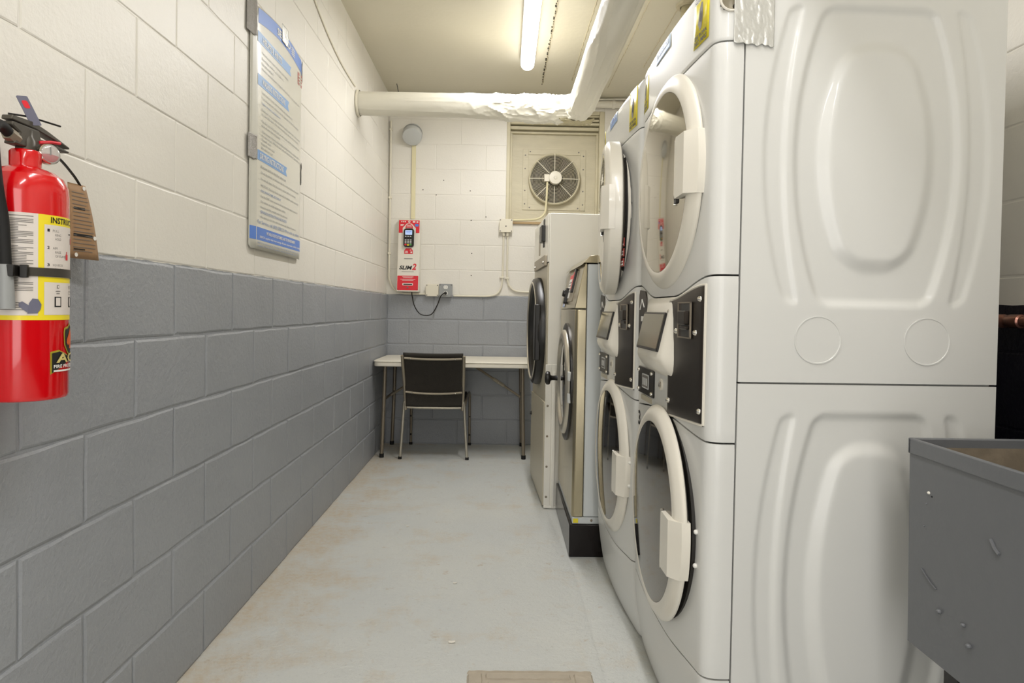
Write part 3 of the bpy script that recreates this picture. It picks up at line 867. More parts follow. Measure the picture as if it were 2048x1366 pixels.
        # crumpled silver tape over the top corner seam
        def tp(a, c):
            x = -.026 + .092 * a; z = 1.716 + .175 * c
            r = noise.noise(Vector((x * 75, z * 14, 2))) + .6 * noise.noise(Vector((x * 120 + z * 60, z * 40, 5)))
            if c < .02: z += .008 * noise.noise(Vector((x * 90, 1, 1))) - .006 * a
            return (x, -.0035 - .0022 * abs(r) - .004 * max(0, .12 - c) * abs(r) * 8, z)
        lab(MB().grid(tp, 46, 70).build('tape_strip', 'tape', t, solid=.0006, ang=25), 'crumpled silver duct tape over the top corner')
    return t

ST_A = radians(1.45)
S0 = Vector((.540, 1.500, .0))
S1 = S0 + .707 * Vector((-sin(ST_A), cos(ST_A), 0)) + Vector((-.001, 0, 0))
for loc, near, l in ((S0, True, 'nearest white stacked dryer, with silver tape on its top corner'),
                     (S1, False, 'second white stacked dryer, its upper round door standing slightly open')):
    stack(l, loc, ST_A, near)
# flat round knockouts pressed in the near upper side panel
near_stack = [o for o in bpy.data.objects if o.name == 'stacked_dryer'][0]
for x in (.187, .444):
    MB().lathe([(.0555, .0005), (.0550, .0018), (.0525, .0018), (.0515, .0004), (.0500, .0004), (0, .0004)], (x, 0, 1.050), (0, -1, 0), 56).build('knockout', 'enamel', near_stack, ang=15)

# ------------------------------------------------------------------ front-load washer on its plinth
def washer():
    PX, PY0, PY1 = .325, 2.945, 3.660
    p = MB().box(0, .74, 0, PY1 - PY0, 0, .146).build('plinth', 'plinth', bevel=.004)
    p.location = (PX, PY0, .006)
    tag(p, 'low glossy black plinth under the steel-fronted washer', 'plinth')
    t = thing('front_load_washer', 'steel-fronted front-load washer with black door knob, on a black plinth', 'washer', (.334, 2.950, .153))
    Wd, D, H = .700, .70, 1.165
    cpz = .965                                   # bottom of the sloping console
    # painted flanks and back, steel wrap-round front
    lab(MB().box(.052, D, 0, Wd, .032, H).build('side_panel', 'sidegrey', t, bevel=.006), 'pale grey painted side')
    f = MB().prism([(0, .012), (.012, 0), (.050, 0), (.050, Wd), (.012, Wd), (0, Wd - .012)], .032, cpz - .004, frame((0, 0, 0), (1, 0, 0), (0, 1, 0), (0, 0, 1)))
    lab(f.build('front_panel', 'steel', t, bevel=.003), 'stainless steel front')
    b = MB().box(.004, D - .02, .004, Wd - .004, 0, .030)
    b.build('base_rail', 'sidegrey', t, bevel=.002)
    for y in (.06, .20): MB().lathe([(0, .004), (.005, .003), (.006, 0)], (.03 + y, .004, .016), (0, -1, 0), 10).build('bolt', 'bronze', t)
    MB().box(.008, .030, -.001, .004, .006, .024).build('rating_label', 'yellow2', t)
    # sloping console
    X = frame((0, 0, 0), (1, 0, 0), (0, 0, 1))          # x right, z up, normal -y
    con = MB().prism([(-.004, cpz), (.050, cpz), (.050, H + .002), (.040, H + .002)], 0, -Wd, X)
    con.build('console', 'steel', t, bevel=.003)
    # cap
    MB().prism([(.024, H - .006), (.060, H + .034), (.10, H + .040), (D, H + .040), (D, H + .004), (.036, H + .004)], .006, -Wd - .004, X).build('cap', 'steel', t, bevel=.003)
    # fittings on the console slope
    a = Vector((-.004, 0, cpz)); c = Vector((.040, 0, H + .002)); up = (c - a).normalized(); nrm = Vector((-up.z, 0, up.x))
    def cf(y, s): return Matrix(((0, up.x, nrm.x, a.x + up.x * s), (-1, 0, 0, y), (0, up.z, nrm.z, a.z + up.z * s), (0, 0, 0, 1)))
    fr = MB().prism(rrect(-.22, .22, -.075, .075, .006), 0, .003, cf(.40, .110))
    fr.build('console_frame', 'graymet', t, bevel=.001)
    lb = MB().prism(rrect(-.10, .04, -.06, .062, .004), .003, .0045, cf(.38, .112), 0)
    Y = cf(.38, .112)
    lb.box(-.098, .038, .040, .060, .0045, .0049, 1, Y)
    for k in range(4): lb.box(-.085, .02 - .01 * (k % 2), .018 - .016 * k, .024 - .016 * k, .0045, .0049, 2, Y)
    lb.build('instruction_label', ['white', 'redprint', 'inkgrey'], t, smooth=False)
    g = MB().prism(rrect(-.030, .030, -.050, .066, .004), .002, .012, cf(.250, .128))
    dp = g.build('display', 'black', t, bevel=.002)
    MB().prism(rrect(-.024, .004, -.035, .05, .003), .012, .0128, cf(.250, .128)).build('display_strip', 'redprint', dp)
    ks = MB()
    ks.lathe([(0, .030), (.013, .030), (.018, .026), (.019, .004), (.024, 0)], cf(.425, .075) @ Vector((0, 0, .002)), nrm, 18)
    ks.prism(rrect(-.020, .020, -.052, .03, .01), .002, .018, cf(.425, .075))
    ks.build('selector_switch', 'black', t, bevel=.002)
    bl = MB().prism(rrect(-.055, .045, -.020, .014, .003), .002, .0036, cf(.50, .028))
    bs = bl.build('blue_sticker', 'white', t)
    g = MB(); Y = cf(.50, .028); g.text('SEBCO', Y @ Matrix.Translation((-.045, -.010, .0040)), .08, .018, 0, bold=.02)
    g.box(-.05, .04, -.018, -.013, .0036, .0042, 0, Y)
    g.build('sticker_print', 'blue', bs, smooth=False)
    # door
    C = Vector((0, .352, .603)); AX = (-1, 0, 0)
    MB().lathe([(.290, -.002), (.290, .006), (.281, .010), (.262, .010), (.258, .004)], C, AX, 64).build('door_gasket_ring', 'black', t)
    d = MB().lathe([(.258, .004), (.257, .016), (.250, .024), (.232, .028), (.214, .027), (.206, .020), (.200, .012)], C, AX, 64).build('door', 'alu', t)
    lab(MB().lathe([(.200, .013)] + [(.2 * cos(pi / 2 * k / 8), .013 + .010 * sin(pi / 2 * k / 8)) for k in range(9)], C, AX, 48).build('door_glass', 'glassdark', d), 'tinted round door glass')
    kb = MB().lathe([(.013, .03), (.012, .060), (.016, .066), (.032, .070), (.036, .078), (.034, .088), (.022, .095), (0, .097)], C + Vector((0, .150, .165 - .165)), AX, 28)
    lab(kb.build('door_knob', 'black', d), 'black mushroom door knob')
    for z in (.05, -.05): MB().box(-.020, .0, C.y - .280, C.y - .245, C.z + z - .022, C.z + z + .022).build('hinge', 'horn', d, bevel=.004)
    return t
washer()

# ------------------------------------------------------------------ tumble dryer beyond it
def dryer():
    t = thing('tumble_dryer', 'tall cream tumble dryer with black-rimmed door, beside the folding table', 'dryer', (.262, 3.690, .006), radians(2.6))
    W, D, H = .760, 1.03, 1.643
    MB().box(.006, D, 0, W, .0, H).build('cabinet', 'dryerwhite', t, bevel=.004)
    # returned vertical flange of the front with its screws
    fl = MB().box(-.004, .030, -.006, .0, .012, .80).box(.034, .058, -.004, 0, .030, .80)
    fl.box(.040, .052, -.016, -.004, .0, .76)
    fl.prism([(-.004, .012), (.058, .012), (.105, 0), (.05, -.004), (-.004, .0)], 0, .012, frame((0, 0, 0), (1, 0, 0), (0, 0, 1)))
    o = fl.build('corner_flange', 'dryerwhite', t, bevel=.0015)
    for z in (.03, .20, .37, .54, .71):
        MB().lathe([(0, .004), (.005, .003), (.0065, 0)], (.010, -.006, z + .03), (0, -1, 0), 10).build('screw', 'bronze', o)
    for z in (.20, .37):
        MB().lathe([(0, .004), (.005, .003), (.0065, 0)], (.098, -.001, z + .04), (0, -1, 0), 10).build('screw', 'bronze', o)
    MB().box(.545, .551, -.002, .002, .9, H - .003).build('panel_joint', 'plastic2', t)
    # front: upper fascia, door panel, lower service panel
    MB().box(-.004, .006, .006, W - .004, 1.372, H - .002).build('upper_fascia', 'dryerwhite', t, bevel=.003)
    MB().box(-.002, .006, .006, W - .004, .56, 1.366).build('door_panel', 'dryerpanel', t, bevel=.003)
    lp = MB().prism([(.010, .010), (W - .01, .010), (W - .01, .560), (.010, .590)], 0, .016, frame((.006, 0, 0), (0, 1, 0), (0, 0, 1), (-1, 0, 0)))
    lab(lp.build('service_panel', 'dryerpanel', t, bevel=.003), 'putty coloured lower service panel')
    MB().lathe([(0, .012), (.010, .012), (.012, .004), (.012, 0)], (-.010, W - .05, .42), (-1, 0, 0), 14).build('panel_lock', 'black', t)
    pl = MB().prism(rrect(.03, .62, 1.352, 1.412, .003), 0, .014, frame((-.004, 0, 0), (0, 1, 0), (0, 0, 1), (-1, 0, 0)))
    lab(pl.build('name_plate', 'graymet', t, bevel=.001), 'brown grey metal strip above the door')
    for y in (.08, .55): MB().sphere((-.020, y, 1.372), .008, 6).build('plate_knob', 'chrome', t)
    tm = MB().prism(rrect(.135, .255, 1.498, 1.592, .004), 0, .022, frame((-.004, 0, 0), (0, 1, 0), (0, 0, 1), (-1, 0, 0)))
    tm.prism(rrect(.165, .225, 1.595, 1.632, .004), 0, .004, frame((-.004, 0, 0), (0, 1, 0), (0, 0, 1), (-1, 0, 0)))
    tm.prism(rrect(.180, .205, 1.468, 1.496, .004), 0, .006, frame((-.004, 0, 0), (0, 1, 0), (0, 0, 1), (-1, 0, 0)))
    lab(tm.build('coin_meter', 'black', t, bevel=.002), 'small black coin meter')
    MB().box(-.007, -.003, .40, .46, 1.44, 1.57).build('card_slot', 'graymet', t, bevel=.001)
    # door
    C = Vector((-.002, .385, .975)); AX = (-1, 0, 0)
    d = MB().lathe([(.325, -.002), (.326, .020), (.318, .042), (.300, .050), (.285, .046), (.268, .034), (.262, .012)], C, AX, 64).build('door', 'black', t)
    MB().lathe([(.300, .0492), (.296, .054), (.288, .053), (.284, .046)], C, AX, 64).build('door_bead', 'alu', d)
    lab(MB().lathe([(.262, .014)] + [(.262 * cos(pi / 2 * k / 8), .014 + .010 * sin(pi / 2 * k / 8)) for k in range(9)], C, AX, 48).build('door_glass', 'darktrim', d), 'dark door glass')
    MB().box(-.062, -.030, C.y - .315, C.y - .262, C.z - .16, C.z + .16).build('door_hinge', 'black', d, bevel=.006)
    return t
dryer()

# ------------------------------------------------------------------ folding table
def table():
    t = thing('folding_table', 'pale plastic folding table against the far wall', 'table', (-.335, 5.110, 0), 0)
    hw, hd, Z = .582, .308, .724
    pr = rrect(-hw, hw, -hd, hd, .055, 6)
    X = frame((0, 0, 0), (1, 0, 0), (0, 1, 0))
    tt = MB().prism(pr, Z - .012, Z, X)
    tt.prism([(x * (1 - .004 / hw), y * (1 - .004 / hd)) for x, y in pr], Z - .042, Z - .012, X)
    lab(tt.build('tabletop', 'tabletop', t, bevel=.006, seg=3), 'pale plastic top with rounded corners')
    for s in (-1, 1):
        lx = s * .515
        for y in (-.200, .270):
            g = MB().tube([(lx * .985, y, Z - .045), (lx * 1.0, y, .35), (lx * 1.02, y, .012)], .0135, 12)
            lg = g.build('leg', 'bronze', t)
            MB().lathe([(0, 0), (.017, 0), (.017, .028), (.0135, .030)], (lx * 1.02, y, .0), (0, 0, 1), 12).build('leg_cap', 'rubber', lg)
        MB().tube([(lx * .99, -.200, .43), (lx * .99, .270, .43)], .010, 8).build('cross_bar', 'bronze', t)
        a = Vector((lx * .98, .035, .43)); c = Vector((s * .13, .035, Z - .05)); m = a.lerp(c, .46)
        br = MB().tube([a, c], .0095, 8).build('brace', 'bronze', t)
        dv = (c - a).normalized()
        MB().tube([m - dv * .05, m + dv * .05], .0135, 8).build('brace_sleeve', 'graymet', br)
        MB().sphere(m + Vector((0, -.014, 0)), .007, 6).build('brace_pin', 'chrome', br)
    return t
table()

# ------------------------------------------------------------------ stacking chair, seen from behind
def chair():
    t = thing('stacking_chair', 'black mesh-backed stacking chair with silver legs, tucked under the table', 'chair', (-.472, 5.10, 0))
    def X_(z, top): return .222 + (top - z) * 0
    zs = .385
    # rear frame: splayed legs, uprights leaning back
    for s in (-1, 1):
        b = MB()
        pth = [(s * .246, -.238, .004), (s * .232, -.245, .20), (s * .220, -.252, zs), (s * .213, -.258, .43)]
        b.tube(spline(pth, 5), .0105, 10)
        lab(b.build('leg', 'alu', t), 'silver rear leg')
        u = MB().tube(spline([(s * .208, -.255, zs - .02), (s * .211, -.262, .48), (s * .216, -.318, .63), (s * .219, -.375, .770)], 5), .0120, 10)
        u.build('back_post', 'graymet', t)
        f = MB().tube(spline([(s * .238, .295, .004), (s * .237, .290, .20), (s * .236, .275, .36), (s * .235, .245, .425), (s * .232, .17, .440), (s * .228, -.10, .425), (s * .222, -.235, .40)], 6), .0105, 10)
        lf = f.build('leg', 'bronze', t)
        for z in (.085, .235): MB().lathe([(0, .007), (.006, .006), (.008, 0)], (s * .2378, .283, z), (0, -1, 0), 8).build('stacking_bumper', 'rubber', lf)
        for (x, y) in ((s * .246, -.238), (s * .238, .295)): MB().lathe([(0, 0), (.0135, 0), (.0135, .018), (.0106, .02)], (x, y, .0), (0, 0, 1), 10).build('foot_cap', 'rubber', t)
    # seat
    MB().grid(lambda u, v: ((u - .5) * .43, -.235 + .50 * v, .430 - .020 * sin(pi * u) * sin(pi * v) - .012 * (1 - v) ), 12, 12).build('seat', 'mesh', t, solid=.022)
    MB().tube([(-.222, -.250, zs), (-.1, -.252, zs - .004), (.1, -.252, zs - .004), (.222, -.250, zs)], .009, 8).build('seat_rail', 'alu', t)
    # woven back, dished
    def bk(u, v):
        z = zs + .010 + (.772 - zs) * v
        x = (u - .5) * (.412 + .014 * v); y0 = -.258 - .118 * v ** 1.5
        return (x, y0 + .030 * sin(pi * u) * (.4 + .6 * sin(pi * min(1, v * 1.0))), z + .006 * (1 - sin(pi * u)) * v - .008 * sin(pi * u) * (1 - v) * 1.5)
    MB().grid(bk, 26, 22).build('backrest', 'mesh', t, solid=.016)
    for z, sag, y in ((.752, .006, -.380), (.500, .010, -.288)):
        b = MB().tube(spline([(-.205, y + .004, z), (-.10, y + .010, z - sag), (0, y + .012, z - sag * 1.3), (.10, y + .010, z - sag), (.205, y + .004, z)], 5), .0085, 8)
        br = b.build('back_bar', 'graymet', t)
        for x in (-.158, .158): MB().sphere((x, y - .003, z - sag * .7), .0055, 6).build('rivet', 'chrome', br)
    return t
chair()

# ------------------------------------------------------------------ card terminal, boxes, pipes on the far wall
def terminal():
    yw = YB - .004
    t = thing('payment_terminal', 'white and red card payment terminal marked SLIM2 on the far wall', 'terminal', (-.744, yw, 1.238))
    w0, w1, H = .087, .090, .585                     # half widths at top and foot
    d0, d1 = .050, .105                              # depth at top and foot
    v = [(-w1, 0, 0), (w1, 0, 0), (w1, -d1, 0), (-w1, -d1, 0), (-w0, 0, H), (w0, 0, H), (w0, -d0, H), (-w0, -d0, H)]
    MB().add(v, [(3, 2, 1, 0), (4, 5, 6, 7), (0, 1, 5, 4), (1, 2, 6, 5), (2, 3, 7, 6), (3, 0, 4, 7)]).build('housing', 'plastic', t, bevel=.005)
    up = Vector((0, -(d0 - d1), H)).normalized(); nr = Vector((0, -up.z, up.y))
    X = Matrix(((1, 0, 0, 0), (0, up.y, nr.y, -d1), (0, up.z, nr.z, 0), (0, 0, 0, 1)))
    def P(x0, x1, z0, z1): return rrect(x0, x1, z0, z1, .004, 2)
    # lower red panel with slot, upper red panel with arch cut round the reader
    r = MB().prism(P(-.083, .083, .012, .128), .0005, .0016, X).build('lower_red_panel', 'redprint', t)
    g = MB().prism(P(-.042, .042, .050, .068), .0016, .003, X).build('slot_surround', 'white', r)
    MB().box(-.034, .036, .054, .063, .003, .0036, 0, X).build('slot', 'ink', r)
    MB().lathe([(0, .005), (.006, .005), (.007, 0)], X @ Vector((0, .034, .0016)), nr, 12).build('lock', 'inkgrey', r)
    g = MB()
    for k, (a, z) in enumerate(((.045, .118), (.036, .110), (.060, .098), (.045, .090))): g.box(-a, a, z, z + .0028, .0016, .0021, 0, X)
    for (x, z) in ((-.077, .020), (.077, .020)): g.lathe([(0, .001), (.003, .001), (.003, 0)], X @ Vector((x, z, .0016)), nr, 8, 1)
    g.build('panel_print', ['white', 'ink'], r, smooth=False)
    poly = [(-.083, .475), (-.052, .475), (-.052, .505)] + [(-.043 + .009 * cos(a), .515 + .009 * sin(a)) for a in (pi, .75 * pi, .5 * pi)] + [(-.036, .535), (-.020, .552), (.020, .552), (.036, .535), (.043, .524), (.052, .515), (.054, .475), (.083, .475), (.083, .578), (-.083, .578)]
    # the cut-out polygon is concave: build it from simple strips
    b = MB()
    b.box(-.083, -.052, .475, .578, .0005, .0016, 0, X); b.box(.054, .083, .475, .578, .0005, .0016, 0, X)
    b.prism([(-.052, .515), (-.036, .535), (-.020, .552), (.020, .552), (.036, .535), (.054, .515), (.054, .578), (-.052, .578)][::1], .0005, .0016, X) if False else b.box(-.052, .054, .552, .578, .0005, .0016, 0, X)
    b.prism([(-.052, .515), (-.020, .552), (-.052, .552)], .0005, .0016, X); b.prism([(.054, .515), (.054, .552), (.020, .552)], .0005, .0016, X)
    u = b.build('upper_red_panel', 'redprint', t, smooth=False)
    g = MB()
    for k in range(3): g.lathe([(0, .0008), (.005, .0008), (.005, 0)], X @ Vector((-.060 + .014 * k, .566, .0016)), nr, 10, 0)
    g.lathe([(.004, .0008), (.009, .0008), (.009, 0)], X @ Vector((0, .566, .0016)), nr, 12, 0)
    g.box(.028, .048, .560, .572, .0016, .0022, 0, X); g.box(.058, .072, .560, .570, .0016, .0022, 0, X)
    g.box(-.070, -.042, .540, .545, .0016, .0022, 0, X); g.box(-.070, -.048, .532, .536, .0016, .0022, 0, X)
    g.prism(rrect(.045, .076, .528, .550, .009, 3), .0016, .0022, X, 1)
    g.build('panel_print', ['white', 'blue'], u, smooth=False)
    b = MB().prism(arc((.0, .518), .030, 0, pi, 8), .0005, .0018, X)
    b.box(-.030, .030, .506, .518, .0005, .0018, 0, X)
    h = b.build('red_badge', 'redprint', t)
    g = MB(); g.box(-.022, .022, .522, .526, .0018, .0024, 0, X); g.box(-.018, .018, .532, .536, .0018, .0024, 0, X); g.box(-.026, .026, .508, .514, .0018, .0024, 1, X)
    g.build('badge_print', ['white', 'inkgrey'], h, smooth=False)
    b = MB().prism([(-.034, .305), (.034, .305), (.034, .332), (.022, .350), (-.022, .350), (-.034, .332)], .0005, .0018, X)
    h = b.build('red_badge', 'redprint', t)
    g = MB(); g.box(-.028, -.004, .312, .317, .0018, .0024, 0, X); g.box(-.026, -.006, .322, .328, .0018, .0024, 0, X); g.box(.016, .028, .312, .324, .0018, .0024, 0, X); g.box(.010, .022, .334, .338, .0018, .0024, 0, X)
    g.build('badge_print', 'white', h, smooth=False)
    g = MB(); g.box(-.034, .034, .263, .269, .0005, .0016, 1, X)
    g.text('SLIM', X @ Matrix.Translation((-.072, .178, .0012)), .105, .032, 0, bold=.035, shear=.25)
    g.text('2', X @ Matrix.Translation((.030, .176, .0012)), .036, .052, 2, bold=.035, shear=.25)
    g.box(-.050, .046, .160, .163, .0005, .0012, 1, X)
    g.build('lettering', ['ink', 'inkgrey', 'redprint'], t, smooth=False)
    # card reader
    b = MB().prism(rrect(-.040, .042, .360, .505, .016, 5), .0, .026, X)
    rd = b.build('card_reader', 'black', t, bevel=.004)
    lab(MB().prism(rrect(-.027, .028, .455, .492, .003), .026, .0270, X).build('screen', 'screen', rd), 'small lit bluish screen')
    g = MB(); g.box(-.020, .024, .478, .482, .027, .0274, 0, X); g.box(-.018, .014, .468, .471, .027, .0274, 0, X)
    g.build('screen_text', 'blue', rd, smooth=False)
    for k in range(3): MB().prism(rrect(-.028 + .019 * k, -.016 + .019 * k, .438, .446, .003), .026, .0285, X).build('soft_key', 'horn', rd)
    for j in range(3):
        for k in range(3): MB().prism(rrect(-.029 + .020 * k, -.015 + .020 * k, .410 - .012 * j, .417 - .012 * j, .002), .026, .0285, X).build('key', 'horn', rd)
    for k, c in enumerate(('redprint', 'yellow2', 'green')):
        MB().prism(rrect(-.030 + .020 * k, -.014 + .020 * k, .366 + (k != 1) * .003, .378 + (k != 1) * .003, .003), .026, .0285, X).build('key', c, rd)
    return t
M['green'] = mat('green_key', '#4f9a4c', .4)
terminal()

def wall_fittings():
    yw = YB - .0035
    # round horn strobe
    t = thing('alarm_horn', 'round pale grey alarm box high on the far wall', 'alarm', (-.730, yw, 2.548))
    MB().lathe([(0, 0), (.062, 0), (.062, .025), (.076, .030), (.078, .100), (.074, .112), (.060, .116), (0, .116)], (0, 0, 0), (0, -.72, -.66), 36).build('body', 'horn', t, ang=30)
    MB().lathe([(.079, .046), (.0795, .052), (.079, .058)], (0, 0, 0), (0, -.72, -.66), 36).build('rim_line', 'greyplastic', t)
    g = MB().tube([(.004, -.012, -.060), (.006, -.012, -.118)], .006, 8); g.build('cable_gland', 'black', t)
    o = MB().prism(rrect(-.0165, .0165, -.30, .30, .003), 0, .012, frame((0, 0, 0), (1, 0, 0), (0, 0, 1))).build('cable_channel', 'channel', bevel=.003)
    o.location = (-.722, yw, 2.130); tag(o, 'flat yellowish cable channel running down from the alarm box', 'conduit')
    # corner conduit
    pts = [(XL + .020, yw - .012, z) for z in (2.62, 2.2, 1.8, 1.45)] + [(XL + .024, yw - .012, 1.34), (XL + .060, yw - .012, 1.262), (XL + .12, yw - .012, 1.230), (XL + .20, yw - .012, 1.2245), (XL + .335, yw - .012, 1.2245)]
    c = thing('conduit', 'thin cream conduit down the left corner, bending behind the terminal', 'conduit', pts[0])
    b = MB(); b.tube(spline(pts, 5), .0085, 8); b.v = [q - Vector(pts[0]) for q in b.v]; b.build('tube', 'cream', c)
    for z in (2.55, 2.0, 1.55):
        MB().box(-.013, .013, -.010, .014, z - pts[0][2] - .009, z - pts[0][2] + .009).build('clip', 'cream', c, bevel=.002)
    # blank box and socket box, side by side
    def wbox(name, x0, x1, z0, z1, d, m, label, cat):
        t = thing(name, label, cat, ((x0 + x1) / 2, yw, (z0 + z1) / 2))
        hw, hh = (x1 - x0) / 2, (z1 - z0) / 2; X = frame((0, 0, 0), (1, 0, 0), (0, 0, 1))
        MB().prism(rrect(-hw + .003, hw - .003, -hh + .003, hh - .003, .005), 0, d, X).build('body', m, t, bevel=.003)
        cv = MB().prism(rrect(-hw, hw, -hh, hh, .006), d, d + .004, X).build('cover', m, t, bevel=.0015)
        for x in (-hw + .009, hw - .009):
            for z in (-hh + .009, hh - .009): MB().lathe([(0, .002), (.004, .0015), (.005, 0)], (x, -d - .004, z), (0, -1, 0), 8).build('screw', 'inkgrey', cv)
        return t
    wbox('blank_box', -.606, -.502, 1.206, 1.304, .036, 'cream', 'cream blank electrical box left of the grey socket box', 'box')
    s = wbox('socket_box', -.499, -.390, 1.202, 1.308, .040, 'greyplastic', 'grey electrical box with a white duplex socket', 'outlet')
    for z in (.026, -.022):
        f = MB().prism(rrect(-.017, .017, z - .014, z + .014, .010, 5), .044, .047, frame((0, 0, 0), (1, 0, 0), (0, 0, 1))).build('socket_face', 'white', s)
        MB().box(-.008, -.0055, -.0485, -.0465, z - .002, z + .007).box(.0055, .008, -.0485, -.0465, z - .002, z + .006).build('socket_slots', 'ink', s)
    # cord from terminal to socket
    pts = [(-.715, yw - .060, 1.240), (-.712, yw - .062, 1.205), (-.690, yw - .060, 1.12), (-.640, yw - .055, 1.058), (-.560, yw - .052, 1.058), (-.512, yw - .056, 1.13), (-.485, yw - .066, 1.20), (-.462, yw - .080, 1.226), (-.446, yw - .082, 1.232)]
    c = thing('power_cord', 'black power cord looping from the terminal to the socket', 'cord', pts[0])
    b = MB(); b.tube(spline(pts, 7), .0042, 8); b.v = [q - Vector(pts[0]) for q in b.v]; b.build('cable', 'black', c)
    o = Vector((-.445, yw - .047, 1.233)) - Vector(pts[0])
    MB().lathe([(.011, 0), (.013, .012), (.012, .026), (.007, .036), (0, .038)], o, (0, -1, 0), 12).build('plug', 'black', c)
    # junction box and its two conduits
    j = wbox('junction_box', -.020, .088, 1.735, 1.842, .038, 'cream', 'cream square junction box below the fan opening', 'box')
    MB().lathe([(0, .003), (.004, .002), (.005, 0)], (0, -.042, -.005), (0, -1, 0), 8).build('screw', 'ink', j)
    for x in (-.016, .014): MB().lathe([(.011, 0), (.011, .030), (.008, .034)], (x, -.02, -.050), (0, 0, -1), 10).build('conduit_nut', 'cream', j)
    def cond(label, pts, r=.0075, clips=()):
        c = thing('conduit', label, 'conduit', pts[0])
        b = MB(); b.tube(spline(pts, 6), r, 8); b.v = [q - Vector(pts[0]) for q in b.v]; b.build('tube', 'cream', c)
        for q in clips:
            p = Vector(q) - Vector(pts[0]); MB().box(p.x - .022, p.x + .012, p.y - .009, p.y + .012, p.z - .007, p.z + .007).build('clip', 'cream', c, bevel=.002)
    y = yw - .013
    cond('left cream conduit under the junction box, curving left to the socket', [(.018, y, 1.72), (.016, y, 1.55), (.014, y, 1.38), (.004, y, 1.29), (-.030, y, 1.236), (-.09, y, 1.217), (-.20, y, 1.214), (-.384, y, 1.214)], clips=[(.013, y, 1.37)])
    cond('right cream conduit under the junction box, curving right behind the dryer', [(.050, y, 1.72), (.050, y, 1.55), (.052, y, 1.38), (.066, y, 1.31), (.105, y, 1.268), (.17, y, 1.256), (.33, y, 1.256), (.55, y, 1.256)], clips=[(.054, y, 1.365)])
    # pipe and cable along the top of the far wall
    t = thing('ceiling_pipe', 'white pipe along the top of the far wall', 'pipe', (0, YB - .06, 2.775))
    MB().tube([(-.25, 0, 0), (XR - .02, 0, 0)], .028, 16).build('tube', 'plastic', t)
    MB().lathe([(.029, -.012), (.034, -.010), (.034, .010), (.029, .012)], (.885, 0, 0), (1, 0, 0), 20).build('coupling', 'plastic', t)
    pts = [(XL + .01, YB - .055, 2.808)] + [(-.7 + .22 * k, YB - .060 + .006 * (k % 2), 2.812 + .005 * ((k * 7) % 3)) for k in range(9)] + [(XR - .03, YB - .055, 2.815)]
    c = thing('ceiling_cable', 'thin white cable clipped above the wrapped duct', 'cable', pts[0])
    b = MB(); b.tube(spline(pts, 5), .008, 8); b.v = [q - Vector(pts[0]) for q in b.v]; b.build('cable', 'plastic', c)
    for k in (2, 4, 6): 
        p = Vector(pts[k]) - Vector(pts[0]); MB().box(p.x - .008, p.x + .008, p.y - .010, p.y + .05, p.z - .010, p.z + .02).build('clip', 'cream', c, bevel=.002)
M['channel'] = mat('yellowed_pvc', '#e2d9b2', .45)
wall_fittings()

# ------------------------------------------------------------------ exhaust fan in the plywood panel
def fan():
    yp = YB + .075
    t = thing('exhaust_fan', 'round exhaust fan behind a wire guard in the plywood panel', 'fan', (.425, yp, 2.185))
    pl = MB()
    X = frame((0, 0, 0), (1, 0, 0), (0, 0, 1))
    for (a, b, c, d) in ((-.26, -.215, -.25, .25), (.215, .26, -.25, .25), (-.215, .215, .205, .25), (-.215, .215, -.25, -.205)): pl.box(a, b, c, d, 0, .006, 0, X)
    f = pl.build('mounting_frame', 'ply', t, bevel=.002)
    for (x, z) in [(sx * q, sz * p) for sx in (-1, 1) for sz in (-1, 1) for q, p in ((.24, .20), (.20, .23), (.24, .09))]:
        MB().lathe([(0, .003), (.005, .002), (.006, 0)], (x, -.006, z), (0, -1, 0), 8).build('screw', 'inkgrey', f)
    MB().lathe([(.196, 0), (.196, .05), (.203, .056), (.210, .05), (.212, 0)], (0, 0, 0), (0, -1, 0), 64).build('shroud', 'sash', t)
    MB().lathe([(0, .002), (.195, .002)], (0, 0, 0), (0, -1, 0), 48).build('fan_back', 'fanblade', t)
    bl = MB()
    for k in range(5):
        a = 2 * pi * k / 5 + .3
        def fn(u, v, a=a):
            r = .05 + .13 * v; w = a + (u - .5) * (.95 - .15 * v)
            return (r * cos(w), -.016 - .022 * (u - .5), r * sin(w))
        MB().grid(fn, 6, 5).build('blade', 'fanblade', t, solid=.002)
    for i in range(15):
        r = .062 + (.200 - .062) * i / 14
        MB().tube([(r * cos(2 * pi * k / 56), -.062 + .012 * ((r - .06) / .14) ** 3, r * sin(2 * pi * k / 56)) for k in range(57)], .0015, 5, caps=False).build('guard_ring', 'sash', t)
    for k in range(8):
        a = pi / 4 * k
        MB().tube([(.06 * cos(a), -.066, .06 * sin(a)), (.15 * cos(a), -.064, .15 * sin(a)), (.207 * cos(a), -.054, .207 * sin(a))], .0032, 6).build('guard_spoke', 'cream', t)
    m = MB().lathe([(.050, .03), (.053, .066), (.054, .108), (.050, .116), (.016, .118), (.014, .122), (0, .122)], (0.004, 0, .0), (0, -1, 0), 32).build('motor', 'plastic2', t, ang=30)
    MB().lathe([(.009, .1225), (.012, .121)], (.004, 0, 0), (0, -1, 0), 16).build('motor_boss', 'inkgrey', m)
    MB().box(-.086, -.044, -.104, -.060, -.030, .028).build('terminal_box', 'plastic2', t, bevel=.003)
    pts = [(-.060, -.085, -.030), (-.062, -.088, -.10), (-.066, -.090, -.20), (-.074, -.092, -.275), (-.100, -.094, -.315), (-.150, -.098, -.338), (-.24, -.102, -.346), (-.335, -.104, -.350)]
    MB().tube(spline(pts, 6), .0085, 8).build('flexible_cable', 'channel', t)
fan()

